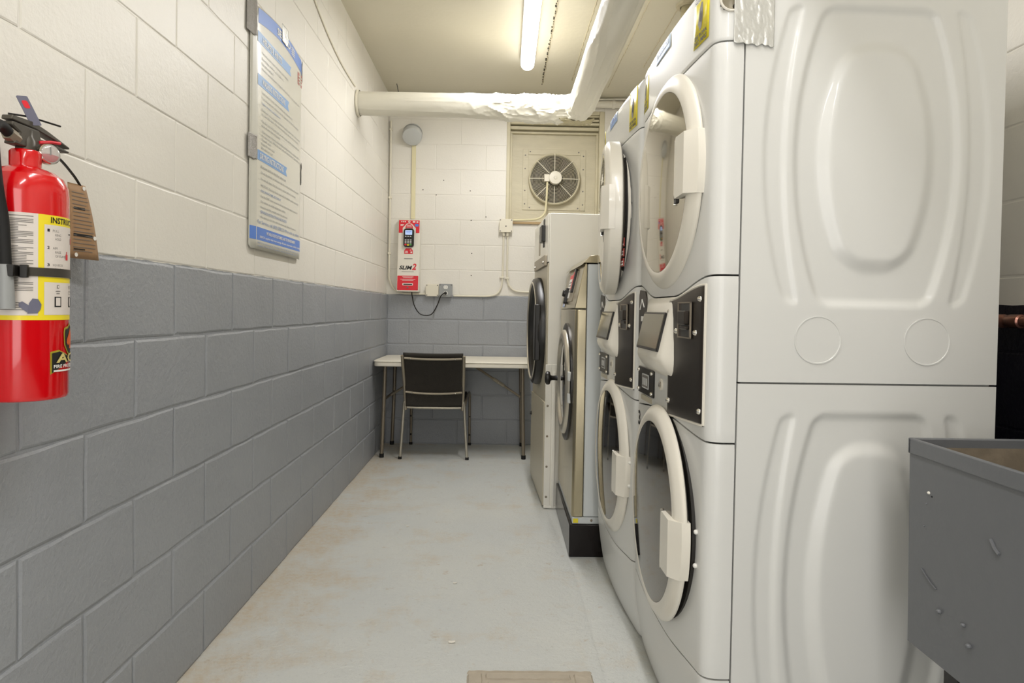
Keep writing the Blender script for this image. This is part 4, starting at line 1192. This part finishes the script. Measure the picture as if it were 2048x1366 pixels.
# ------------------------------------------------------------------ wrapped duct
def duct():
    t = thing('wrapped_duct', 'large white-wrapped duct crossing from the left wall and turning towards the viewer', 'duct', (XL + .004, 4.23, 2.393))
    o = Vector((XL + .004, 4.23, 2.393))
    path = []
    n1 = 200
    ex = .478
    def sag(x): return -.010 * smooth01((x + .2) / .5)
    P = [Vector((x, 4.23, 2.393 + sag(x))) for x in [XL + .004 + (ex - .10 - XL) * k / n1 for k in range(n1 + 1)]]
    P += [Vector((ex - .08 + .075 * sin(a), 4.23 - .085 * (1 - cos(a)), 2.383)) for a in [pi / 2 * k / 10 for k in range(1, 11)]]
    y0 = P[-1].y
    P += [Vector((ex + .004, y0 - (y0 - .4) * k / 200, 2.385 + .010 * k / 200)) for k in range(1, 201)]
    s = [0.0]
    for i in range(1, len(P)): s.append(s[-1] + (P[i] - P[i - 1]).length)
    sE = s[n1 + 5]
    n = 72; v = []; f = []
    a = Vector((0, 0, 1))
    for i, p in enumerate(P):
        tt = (P[min(i + 1, len(P) - 1)] - P[max(i - 1, 0)]).normalized()
        a = (a - tt * a.dot(tt)).normalized(); b = tt.cross(a)
        d = s[i] - sE
        crumple = math.exp(-((d + .20) / .42) ** 2) if d < -.20 else (1.0 if d < .05 else math.exp(-((d - .05) / .12) ** 2))
        r0 = .073 + .008 * smooth01((s[i] - .5) / .7)
        cw = 1.0
        for k in range(n):
            w = 2 * pi * k / n
            q = Vector((cos(w) * 1.5, sin(w) * 1.5, s[i] * 6.0))
            f1 = 1 - abs(noise.noise(q * .95 + Vector((1.7, s[i] * 3 + w, 0)))) * 2
            f2 = 1 - abs(noise.noise(q * 2.1 + Vector((9.1, 3.3 + s[i] * 5, w * .6)))) * 2
            f3 = noise.noise(q * 6.0)
            fold = .0150 * max(0, f1) ** 2.5 + .0070 * max(0, f2) ** 3 - .004 + .0016 * f3
            g1 = 1 - abs(noise.noise(Vector((cos(w) * 1.8 + 4, sin(w) * 1.8, s[i] * 1.2 + w * .35)))) * 2
            soft = .0055 * max(0, g1) ** 4 + .0022 * noise.noise(q * .8)
            rr = r0 + crumple * fold + (1 - crumple) * soft * (1.0 if i > n1 else .45)
            v.append(p + rr * (cos(w) * a + sin(w) * b) - o)
    for i in range(len(P) - 1):
        for k in range(n): f.append((i * n + k, i * n + (k + 1) % n, (i + 1) * n + (k + 1) % n, (i + 1) * n + k))
    MB().add(v, f).build('wrap', 'duct', t, ang=25)
    # bare liner and loose edge of wrap under the elbow
    E = Vector((ex - .02, 4.20, 2.318)) - o
    MB().grid(lambda u, w: E + Vector(((u - .5) * .22, -.03 + .11 * w + .01 * noise.noise(Vector((u * 5, w * 5, 0))), -.004 - .018 * sin(pi * u) - .012 * noise.noise(Vector((u * 9, w * 7, 3))))), 14, 10).build('liner_flap', 'foil', t, solid=.002, ang=20)
    MB().lathe([(.080, .001), (.083, .008), (.079, .018)], (0, 0, 0), (1, 0, 0), 32).build('wall_collar', 'cream', t)
    # hanger wire
    MB().tube([(.262, -.01, .06), (.248, -.01, .125)], .0024, 5).build('hanger_wire', 'black', t)
    return t
duct()
def stub():
    t = thing('pipe_elbow', 'wrapped pipe elbow at the ceiling above the white dryers', 'pipe', (1.03, 3.74, ZC))
    MB().tube(spline([(0, 0, -.001), (0, 0, -.06), (.02, -.03, -.095), (.08, -.12, -.10), (.26, -.40, -.10)], 6), [.044 + .005 * noise.noise(Vector((k * .7, 0, 0))) for k in range(25)], 18).build('wrap', 'foil', t)
    MB().lathe([(.05, 0), (.075, .0), (.07, .012), (.05, .016)], (0, 0, -.001), (0, 0, -1), 20).build('flange', 'seam', t)
stub()

# ------------------------------------------------------------------ laundry instructions board
def poster():
    Y0, Z0, PW, PH = 2.437, 1.318, .596, .916
    ox = XL + .004
    t = thing('instruction_board', 'tall white and blue laundry instructions board taped to the left wall', 'sign', (ox, Y0, Z0))
    mg = .044                                        # plain margin bent back to the wall
    def top(y): return PH - .032 + .032 * sin(pi * max(0, min(1, (y - mg * .3) / (PW - mg * .3))))
    def off(y, z):
        e = smooth01(y / mg)
        return .004 + .010 * e + .006 * sin(pi * y / PW) * sin(pi * z / PH) - .006 * smooth01((y - PW + .02) / .02)
    def X3(y, z, d=0.0): return Vector((off(y, z) + d, y, z))
    sh = MB()
    ys = [0, mg * .35, mg * .7, mg] + [mg + (PW - mg) * k / 16 for k in range(1, 17)]
    def bcor(y): return .012 * max(0, 1 - y / .012) ** 2
    v = []; nz = 24
    for y in ys:
        for k in range(nz + 1):
            b0 = bcor(y); z = b0 + (top(y) - b0) * k / nz
            v.append(X3(y, z))
    f = []; mi = []
    for i in range(len(ys) - 1):
        for k in range(nz): f.append((i * (nz + 1) + k, (i + 1) * (nz + 1) + k, (i + 1) * (nz + 1) + k + 1, i * (nz + 1) + k + 1)); mi.append(1 if i < 3 else 0)
    b = len(sh.v); sh.v += v; sh.f += f; sh.m += mi
    sheet = sh.build('sheet', ['poster', 'posteredge'], t, solid=.003, ang=30)
    D = .0022
    def strip(m, y0, y1, zlo, zhi, name, tail=False, d=D):
        b = MB(); n = 18
        def fn(u, w):
            y = y0 + (y1 - y0) * u
            if tail and u > .999: y -= .016 * (1 - abs(2 * w - 1)) - .002
            a, c = zlo(y), zhi(y); z = a + (c - a) * w
            return X3(y, z, d)
        b.grid(fn, n, 4)
        return b.build(name, m, t)
    cst = lambda q: (lambda y: q)
    strip('blue', mg, PW - .004, lambda y: top(y) - .058, lambda y: top(y) - .004, 'top_band')
    r1 = strip('bluelight', mg - .004, mg + .375, cst(.762), cst(.802), 'ribbon', True)
    r2 = strip('bluelight', mg - .002, mg + .345, cst(.605), cst(.646), 'ribbon', True)
    r3 = strip('bluelight', mg, mg + .325, cst(.330), cst(.367), 'ribbon', True)
    bb = strip('blue', .002, PW - .006, cst(.034), cst(.082), 'bottom_band')
    g = MB()
    def put(s, y, z, w, h, mi, bold=0.0, follow=False):
        def fn(a, c):
            yy = y + a; zz = z + c
            if follow: zz += top(yy) - top(y)
            return X3(yy, zz, D + .0012)
        g.text(s, None, w, h, mi, bold, fn=fn)
    # headings
    put('SEBCO', .245, top(.245) - .045, .165, .030, 0, .03, True)
    for (a, c) in ((0, .034), (.030, .034)): pass
    for k in range(4):
        y = .425; z = top(y) - .048 + .009 * k
        g.add([X3(y, z, D + .001), X3(y + .042, z + top(y + .042) - top(y), D + .001), X3(y + .042, z + .0045 + top(y + .042) - top(y), D + .001), X3(y, z + .0045, D + .001)], [(0, 1, 2, 3)], 0)
    put('HELPFUL HINTS', mg + .040, .769, .215, .024, 0, .02)
    put('WASHING INSTRUCTIONS', mg + .038, .613, .255, .024, 0, .02)
    put('DRYING INSTRUCTIONS', mg + .022, .337, .255, .023, 0, .02)
    # body copy, line by line
    body = [
        (.728, .30, 'Check all pockets, zippers and buttons before washing.', 1), (.706, .24, 'Sort by color and fabric.', 1), (.688, .12, 'Do not overload.', 1),
        (.655, .0, '', 1),
        (.668, .46, 'Use only the recommended amount of detergent for each load of laundry. Too much soap leaves residue', 1),
        (.652, .0, '', 1),
        (.580, .36, 'Load clothes loosely into the washer and close the door.', 1), (.560, .45, 'Pour detergent and softener into the dispensers on top of the machine', 1), (.540, .20, 'Select a water temperature.', 2),
        (.516, .47, 'Present your card at the reader and choose the machine number shown on the front panel', 1), (.500, .45, 'to start the wash. The time remaining is shown on the display.', 1),
        (.474, .46, 'The door locks during the cycle and will not open until the cycle has ended and', 1), (.458, .20, 'the drum has stopped.', 1),
        (.436, .47, 'When the cycle is finished, remove clothes promptly so that the machine is ready for', 1), (.421, .48, 'the next person. Wipe the door seal and leave the door open after use.', 1), (.406, .10, 'Thank you.', 1),
        (.390, .14, 'Keep the room clean.', 1), (.374, .12, 'No dyes or rugs.', 1),
        (.305, .28, 'Remove lint from the filter before use.', 1), (.282, .46, 'Do not dry synthetics and delicates at high heat or overload the drum with wet items', 1),
        (.258, .42, 'Do not dry items that have been in contact with oil or solvents.', 1), (.234, .46, 'IMPORTANT: Please keep the door closed while the machine is running to save energy', 1),
        (.214, .22, 'FOR DRYING TIME, SEE DISPLAY', 2), (.194, .45, 'Press the START button and wait for the drum to turn at the selected temperature', 1),
        (.174, .28, 'Dry cottons on a high temperature setting.', 1), (.154, .31, 'Remove and fold promptly when the cycle ends.', 1),
        (.136, .30, 'SEPARATE INSTRUCTIONS ARE POSTED', 2), (.117, .43, 'After opening the dryer door, wait for the drum to stop. Thank you for your care.', 1),
    ]
    for (z, w, s, m) in body:
        if s: put(s, mg + .035, z, w, .0105, m, .012)
    put('For Service, call (800) SEBCO-99 or visit us online', mg + .008, .092, .50, .017, 2, .01)
    put('WE VALUE OUR CUSTOMERS, AND THE ENVIRONMENT.', mg + .10, .058, .36, .015, 0, .03)
    put('SEBCO supplies the most energy efficient equipment available today,', mg + .03, .041, .50, .0105, 0, .015)
    put('SEBCO is committed to providing a clean and safe laundry room for all', mg + .01, .020, .49, .007, 2)
    put('residents. Please report any problem with the equipment right away.', mg + .01, .009, .47, .007, 2)
    g.build('lettering', ['white', 'inkpale', 'bluetext'], t, smooth=False)
    # red square mark
    b = MB(); b.add([X3(.515, .765, D), X3(.583, .765, D), X3(.583, .820, D), X3(.515, .820, D)], [(0, 1, 2, 3)])
    rs = b.build('red_mark', 'redmark', t)
    g = MB()
    for k in range(3): g.add([X3(.525, .775 + .013 * k, D + .001), X3(.573, .775 + .013 * k, D + .001), X3(.573, .780 + .013 * k, D + .001), X3(.525, .780 + .013 * k, D + .001)], [(0, 1, 2, 3)])
    g.build('mark_print', 'poster', rs, smooth=False)
    # tape tabs
    def tab(y0, y1, z0, z1, dark=True, wall_side=None):
        def fn(u, w):
            y = y0 + (y1 - y0) * u; z = z0 + (z1 - z0) * w + .004 * noise.noise(Vector((y * 80, w * 4, z0)))
            d = .0035 + .003 * abs(noise.noise(Vector((y * 60, z * 30, 4))))
            if y < 0: return Vector((.002 + (off(0, .5) + d - .002) * smooth01((y + .05) / .05), y, z))
            if y > PW: return Vector((.002 + (off(PW, .5) + d - .002) * (1 - smooth01((y - PW) / .03)), y, z))
            return X3(y, min(z, 2), d + .001)
        return MB().grid(fn, 16, 18).build('tape_tab', 'tapedark' if dark else 'tape', t, solid=.0006, ang=25)
    tab(-.036, .030, .775, .905); tab(-.020, .034, .325, .415); tab(PW - .010, PW + .030, .340, .435); tab(PW - .008, PW + .022, .800, .890)
    tab(.300, .375, PH - .052, PH + .022, False)
M['inkpale'] = mat('pale_grey_ink', '#a5a6a5', .5)
M['redmark'] = mat('faded_red_print', '#b86a5c', .45)
poster()

# ------------------------------------------------------------------ fire extinguisher
def extinguisher():
    cx, cy, r = -.848, 1.200, .066
    zb = .934
    t = thing('fire_extinguisher', 'red fire extinguisher with black hose hung on the left wall', 'fire extinguisher', (cx, cy, zb))
    body = MB().lathe([(0, .006), (.050, .004), (.060, .0), (.064, .002), (r, .008), (r, .362), (.0645, .378), (.058, .393), (.045, .403), (.030, .409), (.024, .411)], (0, 0, 0), (0, 0, 1), 72)
    body.build('cylinder', 'red', t, ang=25)
    MB().lathe([(.024, .408), (.0245, .436), (.022, .440), (.0, .441)], (0, 0, 0), (0, 0, 1), 36).build('neck', 'red', t)
    def cyl(a0, a1, z0, z1, d, mi, b, n=24, m=1):
        def fn(u, v):
            a = radians(a0 + (a1 - a0) * u); rr = r + d
            return (rr * cos(a), rr * sin(a), z0 + (z1 - z0) * v - zb)
        b.grid(fn, n, m, mi)
    def ctext(b, s, a, z, w, h, mi, d=.0009, bold=.0):
        rr = r + d
        b.text(s, None, w, h, mi, bold, fn=lambda x, y: ((rr) * cos(radians(a) + x / r), rr * sin(radians(a) + x / r), z + y - zb))
    # label wrap: yellow ground, grey-white text panels, instruction panel
    L = MB(); cyl(-170, 75, 1.075, 1.258, .0004, 0, L, 60)
    lbl = L.build('label', 'yellow', t, ang=30)
    def panel(nm, a0, a1, z0, z1, m='paperlabel'):
        b = MB(); cyl(a0, a1, z0, z1, .0008, 0, b); return b.build(nm, m, lbl, ang=30)
    panel('text_panel', -170, -39, 1.083, 1.258); panel('instruction_panel', -31, 74, 1.150, 1.241); panel('rating_panel', -31, 74, 1.084, 1.141)
    g = MB()
    ctext(g, 'INSTRUCTIONS', -22, 1.2445, .088, .0105, 0, bold=.02)
    rl = random.Random(2)
    z = 1.252
    while z > 1.120:
        if rl.random() > .16:
            a1 = -45 - rl.choice([0, 0, 0, 8, 18])
            cyl(-100, a1, z, z + .0011, .0012, 1, g, 10)
        z -= .0027
    for k in range(4): cyl(-90, -52 - 5 * k % 9, 1.092 + .004 * k, 1.0932 + .004 * k, .0012, 1, g, 8)
    for i, (s1, s2, s3) in enumerate((('PULL', 'RING', 'HOLD'), ('AIM', 'BASE', 'OF FLAME'), ('SQUEEZE', 'HANDLE', 'SWEEP'))):
        zz = 1.232 - .030 * i
        ctext(g, str(i + 1), -27, zz - .003, .004, .005, 2, bold=.03)
        ctext(g, s1, -19, zz - .003, .003 * len(s1), .0042, 1); ctext(g, s2, -15, zz - .010, .003 * len(s2), .0042, 1); ctext(g, s3, -15, zz - .017, .003 * len(s3), .0042, 1)
        # little red extinguisher and flame drawings
        b0 = 24 if i != 1 else 6
        cyl(b0, b0 + 6, zz - .020, zz - .010, .0013, 3, g, 4)
        if i == 0: cyl(b0 - 8, b0 - 1, zz - .004, zz - .002, .0013, 2, g, 4)
        cyl(b0 + 2, b0 + 4, zz - .010, zz - .005, .0013, 3, g, 3)
    for (a, w) in ((-10, 12), (20, 8), (40, 10)):
        cyl(a - w / 2, a + w / 2, 1.098, 1.116, .0012, 4, g, 5); cyl(a - w / 2 + 2, a + w / 2 - 2, 1.100, 1.1145, .0016, 5, g, 5)
        cyl(a - 3, a + 3, 1.121, 1.1222, .0012, 1, g, 4); cyl(a - 4, a + 4, 1.125, 1.1262, .0012, 1, g, 4)
        cyl(a - 2, a + 2, 1.1310, 1.1365, .0012, 1, g, 3); cyl(a - 1.2, a + 1.2, 1.1318, 1.1355, .0016, 5, g, 3)
    # grey picture of a person's gloved grip on the valve
    def blob(pts, mi, d):
        vs = []; 
        for (a, zq) in pts: vs.append(((r + d) * cos(radians(a)), (r + d) * sin(radians(a)), zq - zb))
        g.add(vs, [tuple(range(len(vs)))], mi)
    blob([(-52, 1.086), (-40, 1.087), (-36, 1.094), (-35, 1.102), (-39, 1.111), (-46, 1.112), (-50, 1.104)], 6, .0022)
    blob([(-62, 1.098), (-52, 1.088), (-50, 1.100), (-58, 1.107), (-62, 1.104)], 6, .0020)
    g.build('label_print', ['ink', 'inkgrey', 'ink', 'redprint', 'ink', 'paperlabel', 'slate'], lbl, smooth=False)['kind'] = 'stuff'
    # emblem: shield with a spade over a black name plate
    def sh(pts, name, m, d, par):
        b = MB(); n = len(pts)
        c = (sum(p[0] for p in pts) / n, sum(p[1] for p in pts) / n)
        vs = []; fs = []; K = 5
        for j in range(K + 1):
            for p in pts:
                q = (c[0] + (p[0] - c[0]) * (1 - j / K), c[1] + (p[1] - c[1]) * (1 - j / K))
                vs.append(((r + d) * cos(radians(30) + q[0] / r), (r + d) * sin(radians(30) + q[0] / r), q[1] - zb))
        for j in range(K):
            for i in range(n): fs.append((j * n + i, j * n + (i + 1) % n, (j + 1) * n + (i + 1) % n, (j + 1) * n + i))
        b.add(vs, fs); return b.build(name, m, par)
    a30 = -.024
    sh([(a30 - .036, .979), (a30 + .066, .979), (a30 + .066, 1.019), (a30 + .050, 1.022), (a30 - .020, 1.022), (a30 - .036, 1.019)], 'emblem_border', 'emblemgold', .0006, t)
    e = sh([(a30 - .033, .982), (a30 + .063, .982), (a30 + .063, 1.0165), (a30 + .048, 1.019), (a30 - .018, 1.019), (a30 - .033, 1.0165)], 'emblem', 'ink', .0010, t)
    cxs = a30 + .015
    def shield(k): return [(cxs + x * k, 1.0385 + y * k) for x, y in ((0, -.030), (.012, -.022), (.022, -.008), (.0235, .014), (.022, .022), (.010, .025), (0, .031), (-.010, .025), (-.022, .022), (-.0235, .014), (-.022, -.008), (-.012, -.022))]
    sh(shield(1.0), 'shield_border', 'emblemgold', .0012, e); sh(shield(.86), 'shield', 'ink', .0016, e)
    sh([(cxs + x, 1.036 + y) for x, y in ((0, .024), (.007, .014), (.014, .004), (.015, -.002), (.010, -.007), (.004, -.004), (.005, -.013), (-.005, -.013), (-.004, -.004), (-.010, -.007), (-.015, -.002), (-.014, .004), (-.007, .014))], 'spade', 'flame', .0021, e)
    g = MB(); a_ = 30 + math.degrees((a30 - .026) / r)
    ctext(g, 'ACE', a_, .999, .074, .0165, 0, .0022, bold=.03); ctext(g, 'FIRE PROTECTION', a_ - 4, .990, .080, .006, 1, .0022, bold=.02)
    cyl(a_ - 4, a_ + 66, .9835, .9865, .0018, 1, g)
    g.build('emblem_lettering', ['goldtext', 'white'], e, smooth=False)
    # valve, levers, pin and seal
    vz = 1.372 - zb
    v = MB().lathe([(.015, 0), (.015, .020), (.011, .028), (.011, .040), (0, .040)], (0, 0, vz), (0, 0, 1), 20)
    v.prism([(-.040, .006), (.022, .006), (.026, .030), (.022, .044), (-.044, .044), (-.044, .036), (-.026, .028), (-.036, .016)], -.010, .010, frame((0, 0, vz), (0, 1, 0), (0, 0, 1)))
    v.build('valve_head', 'castgrey', t, bevel=.0025)
    lv = MB().prism([(-.046, .046), (-.044, .054), (.010, .056), (.050, .048), (.105, .034), (.108, .030), (.055, .038), (.012, .044)], -.0095, .0095, frame((0, 0, vz), (0, 1, 0), (0, 0, 1)))
    lv.build('lever', 'castgrey', t, bevel=.002)
    hd = MB().prism([(.014, .030), (.060, .030), (.108, .026), (.106, .022), (.056, .020), (.018, .014)], -.0085, .0085, frame((0, 0, vz), (0, 1, 0), (0, 0, 1)))
    hd.build('carry_handle', 'castgrey', t, bevel=.002)
    MB().tube([(.010, .020, vz + .022), (.011, .050, vz + .030), (.011, .075, vz + .034)], .0030, 8).build('red_seal', 'redprint', t)
    MB().tube([(-.016, -.020, vz + .062), (.002, .004, vz + .064), (.012, .075, vz + .066)], .0018, 6).build('pull_pin', 'black', t)
    tg = MB().prism(rrect(-.0085, .0085, 0, .052, .002), -.001, .001, frame((.012, .010, vz + .050), Vector((.62, .78, .18)), Vector((-.30, -.38, 1))))
    tgo = tg.build('pin_tag', 'slate', t)
    MB().prism(rrect(-.0045, .0045, .030, .044, .003), -.0014, .0014, frame((.012, .010, vz + .050), Vector((.62, .78, .18)), Vector((-.30, -.38, 1)))).build('tag_mark', 'redprint', tgo)
    # gauge facing into the room
    ga = Vector((.75, -.35, .05)).normalized(); gc = Vector((.018, .028, vz + .002))
    MB().tube([Vector((.004, .012, vz + .002)), gc], .007, 10).build('gauge_stem', 'chrome', t)
    gb = MB().lathe([(0, -.004), (.014, -.004), (.0185, 0), (.0185, .010), (.0165, .012)], gc, ga, 28).build('gauge', 'chrome', t)
    gx = frame(gc + ga * .008, Vector((0, 0, 1)).cross(ga), (0, 0, 1), ga)
    gf = MB().prism(arc((0, 0), .016, 0, 2 * pi, 20)[:-1], 0, .001, gx).build('gauge_face', 'white', gb)
    MB().lathe([(0.0165, .013), (.012, .016), (0, .0175)], gc, ga, 24).build('gauge_lens', 'clear', gb)
    MB().prism([(0, 0)] + arc((0, 0), .0135, pi * 1.05, pi * 1.95, 8), .001, .0014, gx).build('gauge_red_zone', 'redprint', gb)
    MB().box(-.001, .001, -.002, .012, .0014, .002, 0, gx).build('gauge_needle', 'ink', gb)
    # hose down the near side, with its nozzle
    H = spline([(.002, -.038, vz + .020), (.004, -.064, vz + .030), (.010, -.088, vz + .020), (.016, -.096, vz - .02), (.018, -.090, vz - .08), (.021, -.082, 1.24 - zb), (.024, -.080, 1.165 - zb)], 8)
    hs = MB().tube(H, .0092, 14).build('hose', 'rubber', t, ang=60)
    MB().tube([(.002, -.026, vz + .016), (.002, -.046, vz + .022)], .0115, 6).build('hose_nut', 'graymet', t)
    MB().lathe([(.0105, 0), (.0112, .02), (.0125, .062), (.0125, .074), (.010, .074), (.009, .05)], (.024, -.080, 1.168 - zb), (.02, .005, -1), 20).build('nozzle', 'greyplastic', t)
    return t
M['slate'] = mat('slate_print', '#6a6a7c', .5)
M['castgrey'] = mat('dark_cast_metal', '#55514a', .4, metal=.5)
M['emblemgold'] = mat('emblem_gold', '#a89a2e', .4)
M['flame'] = mat('flame_orange', '#e5601c', .4)
M['goldtext'] = mat('pale_gold_print', '#d6c57c', .4)
M['band'] = mat('dark_strap', '#4b4741', .4, metal=.4)
extinguisher()

def extinguisher_bracket():
    cx, cy, r = -.848, 1.200, .0672
    t = thing('extinguisher_bracket', 'dark wall bracket and strap around the red extinguisher', 'bracket', (XL + .004, cy, 1.158))
    o = Vector((XL + .004, cy, 1.158))
    MB().box(0, .0105, -.022, .022, -.14, .24).build('back_plate', 'band', t, bevel=.002)
    MB().box(.010, .070, -.006, .006, .222, .236).build('hook', 'band', t, bevel=.001) if False else None
    c = Vector((cx, cy, 1.158)) - o
    s = MB().lathe([(r, -.0075), (r + .0012, -.0075), (r + .0012, .0075), (r, .0075)], c, (0, 0, 1), 60)
    s.build('strap', 'band', t)
    a = radians(-74)
    X = frame(c + Vector(((r + .001) * cos(a), (r + .001) * sin(a), 0)), Vector((-sin(a), cos(a), 0)), (0, 0, 1), Vector((cos(a), sin(a), 0)))
    b = MB(); b.box(.018, .030, -.011, .011, 0, .008, 0, X); b.box(-.024, .016, -.010, .010, .0215, .0245, 0, X); b.box(.012, .016, -.010, .010, 0, .0215, 0, X); b.box(-.024, -.020, -.010, .010, 0, .0215, 0, X)
    b.build('buckle', 'black', t, bevel=.0012)
    return t
extinguisher_bracket()
def inspection_tag():
    P = [(-.030, .0), (.004, 0.006), (.036, -.150), (-.030, -.158)]
    t = thing('inspection_tag', 'brown paper inspection tag hanging behind the extinguisher', 'tag', (-.893, 1.405, 1.354))
    rt = Vector((.10, .99, 0)).normalized()
    def fn(u, v):
        x0 = P[3][0] + (P[0][0] - P[3][0]) * v; x1 = P[2][0] + (P[1][0] - P[2][0]) * v
        z = -.155 * (1 - v)
        x = x0 + (x1 - x0) * u
        return Vector((.004 * sin(3 * v) + .003 * u, 0, z)) + rt * (x * 1.35 + .022)
    MB().grid(fn, 8, 10).build('card', 'kraft', t, solid=.0008)
    g = MB()
    def q(u0, u1, v0, v1, mi):
        o = Vector((.0012, -.0003, 0))
        g.add([fn(u0, v0) + o, fn(u1, v0) + o, fn(u1, v1) + o, fn(u0, v1) + o], [(0, 1, 2, 3)], mi)
    for k in range(16): q(.16, .92 if k % 3 else .8, .10 + .052 * k, .108 + .052 * k, 0)
    q(.16, .86, .30, .335, 1); q(.2, .7, .66, .69, 1); q(.18, .55, .12, .135, 1)
    for (u, v) in ((.93, .30), (.86, .96), (.26, .05)):
        c = fn(u, v) + Vector((.001, 0, 0)); g.lathe([(0, .0006), (.0045, .0006), (.0045, 0)], c, (1, -.1, 0), 10, 2)
    g.build('tag_print', ['inkgrey', 'ink', 'white'], t, smooth=False)
    MB().tube(spline([(.002, .02, -.003), (.010, -.02, .016), (.030, -.10, .034), (.05, -.19, .030)], 6), .0028, 6).build('tie', 'black', t)
inspection_tag()

# ------------------------------------------------------------------ utility sink
def sink():
    X0, X1, Y0, Y1, ZT = .832, 1.345, .720, 1.322, .862
    t = thing('utility_sink', 'grey painted metal utility sink with a stained basin, near the right wall', 'sink', ((X0 + X1) / 2, (Y0 + Y1) / 2, 0))
    o = Vector(((X0 + X1) / 2, (Y0 + Y1) / 2, 0))
    hx, hy = (X1 - X0) / 2, (Y1 - Y0) / 2
    zb = .452; k = .965
    # outer shell, slightly tapering to the foot
    b = MB()
    b.add([(-hx, -hy, ZT - .020), (hx, -hy, ZT - .020), (hx, hy, ZT - .020), (-hx, hy, ZT - .020), (-hx + .004, -hy * k, zb), (hx * k, -hy * k, zb), (hx * k, hy - .004, zb), (-hx + .004, hy - .004, zb)],
          [(0, 1, 5, 4), (1, 2, 6, 5), (2, 3, 7, 6), (3, 0, 4, 7), (4, 5, 6, 7)])
    sh = b.build('basin', 'sink', t, ang=30)
    MB().add([(-hx + .006, -hy + .006, ZT - .001), (hx - .006, -hy + .006, ZT - .001), (hx - .006, hy - .006, ZT - .001), (-hx + .006, hy - .006, ZT - .001), (-hx + .030, -hy + .03, zb + .02), (hx - .03, -hy + .03, zb + .02), (hx - .03, hy - .03, zb + .02), (-hx + .030, hy - .03, zb + .02)],
          [(0, 4, 5, 1), (1, 5, 6, 2), (2, 6, 7, 3), (3, 7, 4, 0), (4, 7, 6, 5)]).build('lining', 'sinkin', t, ang=30)
    # rolled rim
    rm = MB()
    for (x0, x1, y0, y1) in ((-hx - .003, -hx + .007, -hy, hy), (hx - .007, hx + .003, -hy, hy), (-hx - .003, hx + .003, -hy - .003, -hy + .007), (-hx - .003, hx + .003, hy - .007, hy + .003)):
        rm.box(x0, x1, y0, y1, ZT - .030, ZT + .001)
    rm.build('rim', 'sink', t, bevel=.0025)
    # paint blobs, runs and bare flecks on the left face
    R = random.Random(5)
    for (dy, z, s, m) in ((-.062, .768, .0038, 'debris'), (-.071, .763, .0022, 'rubber'), (-.055, .745, .0022, 'sink'), (-.100, .555, .0055, 'sink'), (-.165, .560, .0045, 'sink'), (-.18, .53, .0055, 'sink'), (-.05, .70, .002, 'sink')):
        MB().sphere((-hx + .001, hy + dy, z), s, 5, sz=.8).build('paint_blob', m, sh)
    MB().tube(spline([(-hx + .0012, hy - .045, .615), (-hx + .0008, hy - .07, .600), (-hx + .0012, hy - .09, .592)], 5), .0014, 5).build('scratch', 'sink', sh)
    MB().tube(spline([(-hx, hy - .225, .735), (-hx, hy - .235, .722), (-hx, hy - .245, .716)], 4), .003, 6).build('paint_run', 'sink', sh)
    for sx in (-1, 1):
        for sy in (-1, 1):
            MB().prism([(-.020, -.020), (.020, -.020), (.020, -.014), (-.014, -.014), (-.014, .020), (-.020, .020)], .0, zb + .02, frame((sx * (hx - .075), sy * (hy - .06), 0), (-sx, 0, 0), (0, -sy, 0), (0, 0, 1))).build('leg', 'plinth', t, bevel=.001)
    MB().lathe([(.03, .0), (.03, .03), (.024, .05), (.020, .30)], (0, 0, zb + .001), (0, 0, -1), 20).build('drain_pipe', 'graymet', t)
sink()
def pipes_right():
    t = thing('copper_pipe', 'copper pipe with a soldered fitting along the right wall behind the white dryer', 'pipe', (XR - .040, 1.72, 1.100))
    MB().tube([(0, -1.0, 0), (0, .9, 0)], .0135, 14).build('tube', 'copper', t)
    MB().lathe([(.0138, -.05), (.018, -.047), (.018, -.010), (.0155, -.006), (.0155, .006), (.018, .010), (.018, .045), (.0138, .05)], (0, .0, 0), (0, 1, 0), 18).build('fitting', 'copper', t)
    for y in (-.7, .6): MB().box(-.016, .036, y - .01, y + .01, -.018, .018).build('pipe_clip', 'graymet', t, bevel=.003)
    d = thing('drain_stack', 'dark painted pipe low on the right wall behind the white dryer', 'pipe', (XR - .05, 1.95, 0))
    MB().tube([(0, 0, .003), (0, 0, 1.04)], .036, 18).build('tube', 'plinth', d)
pipes_right()
def duct_tape_bits(): pass
# sky-side wiring on the left wall: two thin cables climbing to the duct
def wall_cable():
    P = [(XL + .008, 2.55, 2.80), (XL + .008, 2.9, 2.70), (XL + .008, 3.35, 2.555), (XL + .008, 3.75, 2.485), (XL + .008, 4.15, 2.472)]
    c = thing('wall_cable', 'thin painted cable running along the left wall up to the duct', 'cable', P[0])
    b = MB(); b.tube(spline(P, 6), .0045, 6); b.v = [q - Vector(P[0]) for q in b.v]; b.build('cable', 'cream', c)
wall_cable()
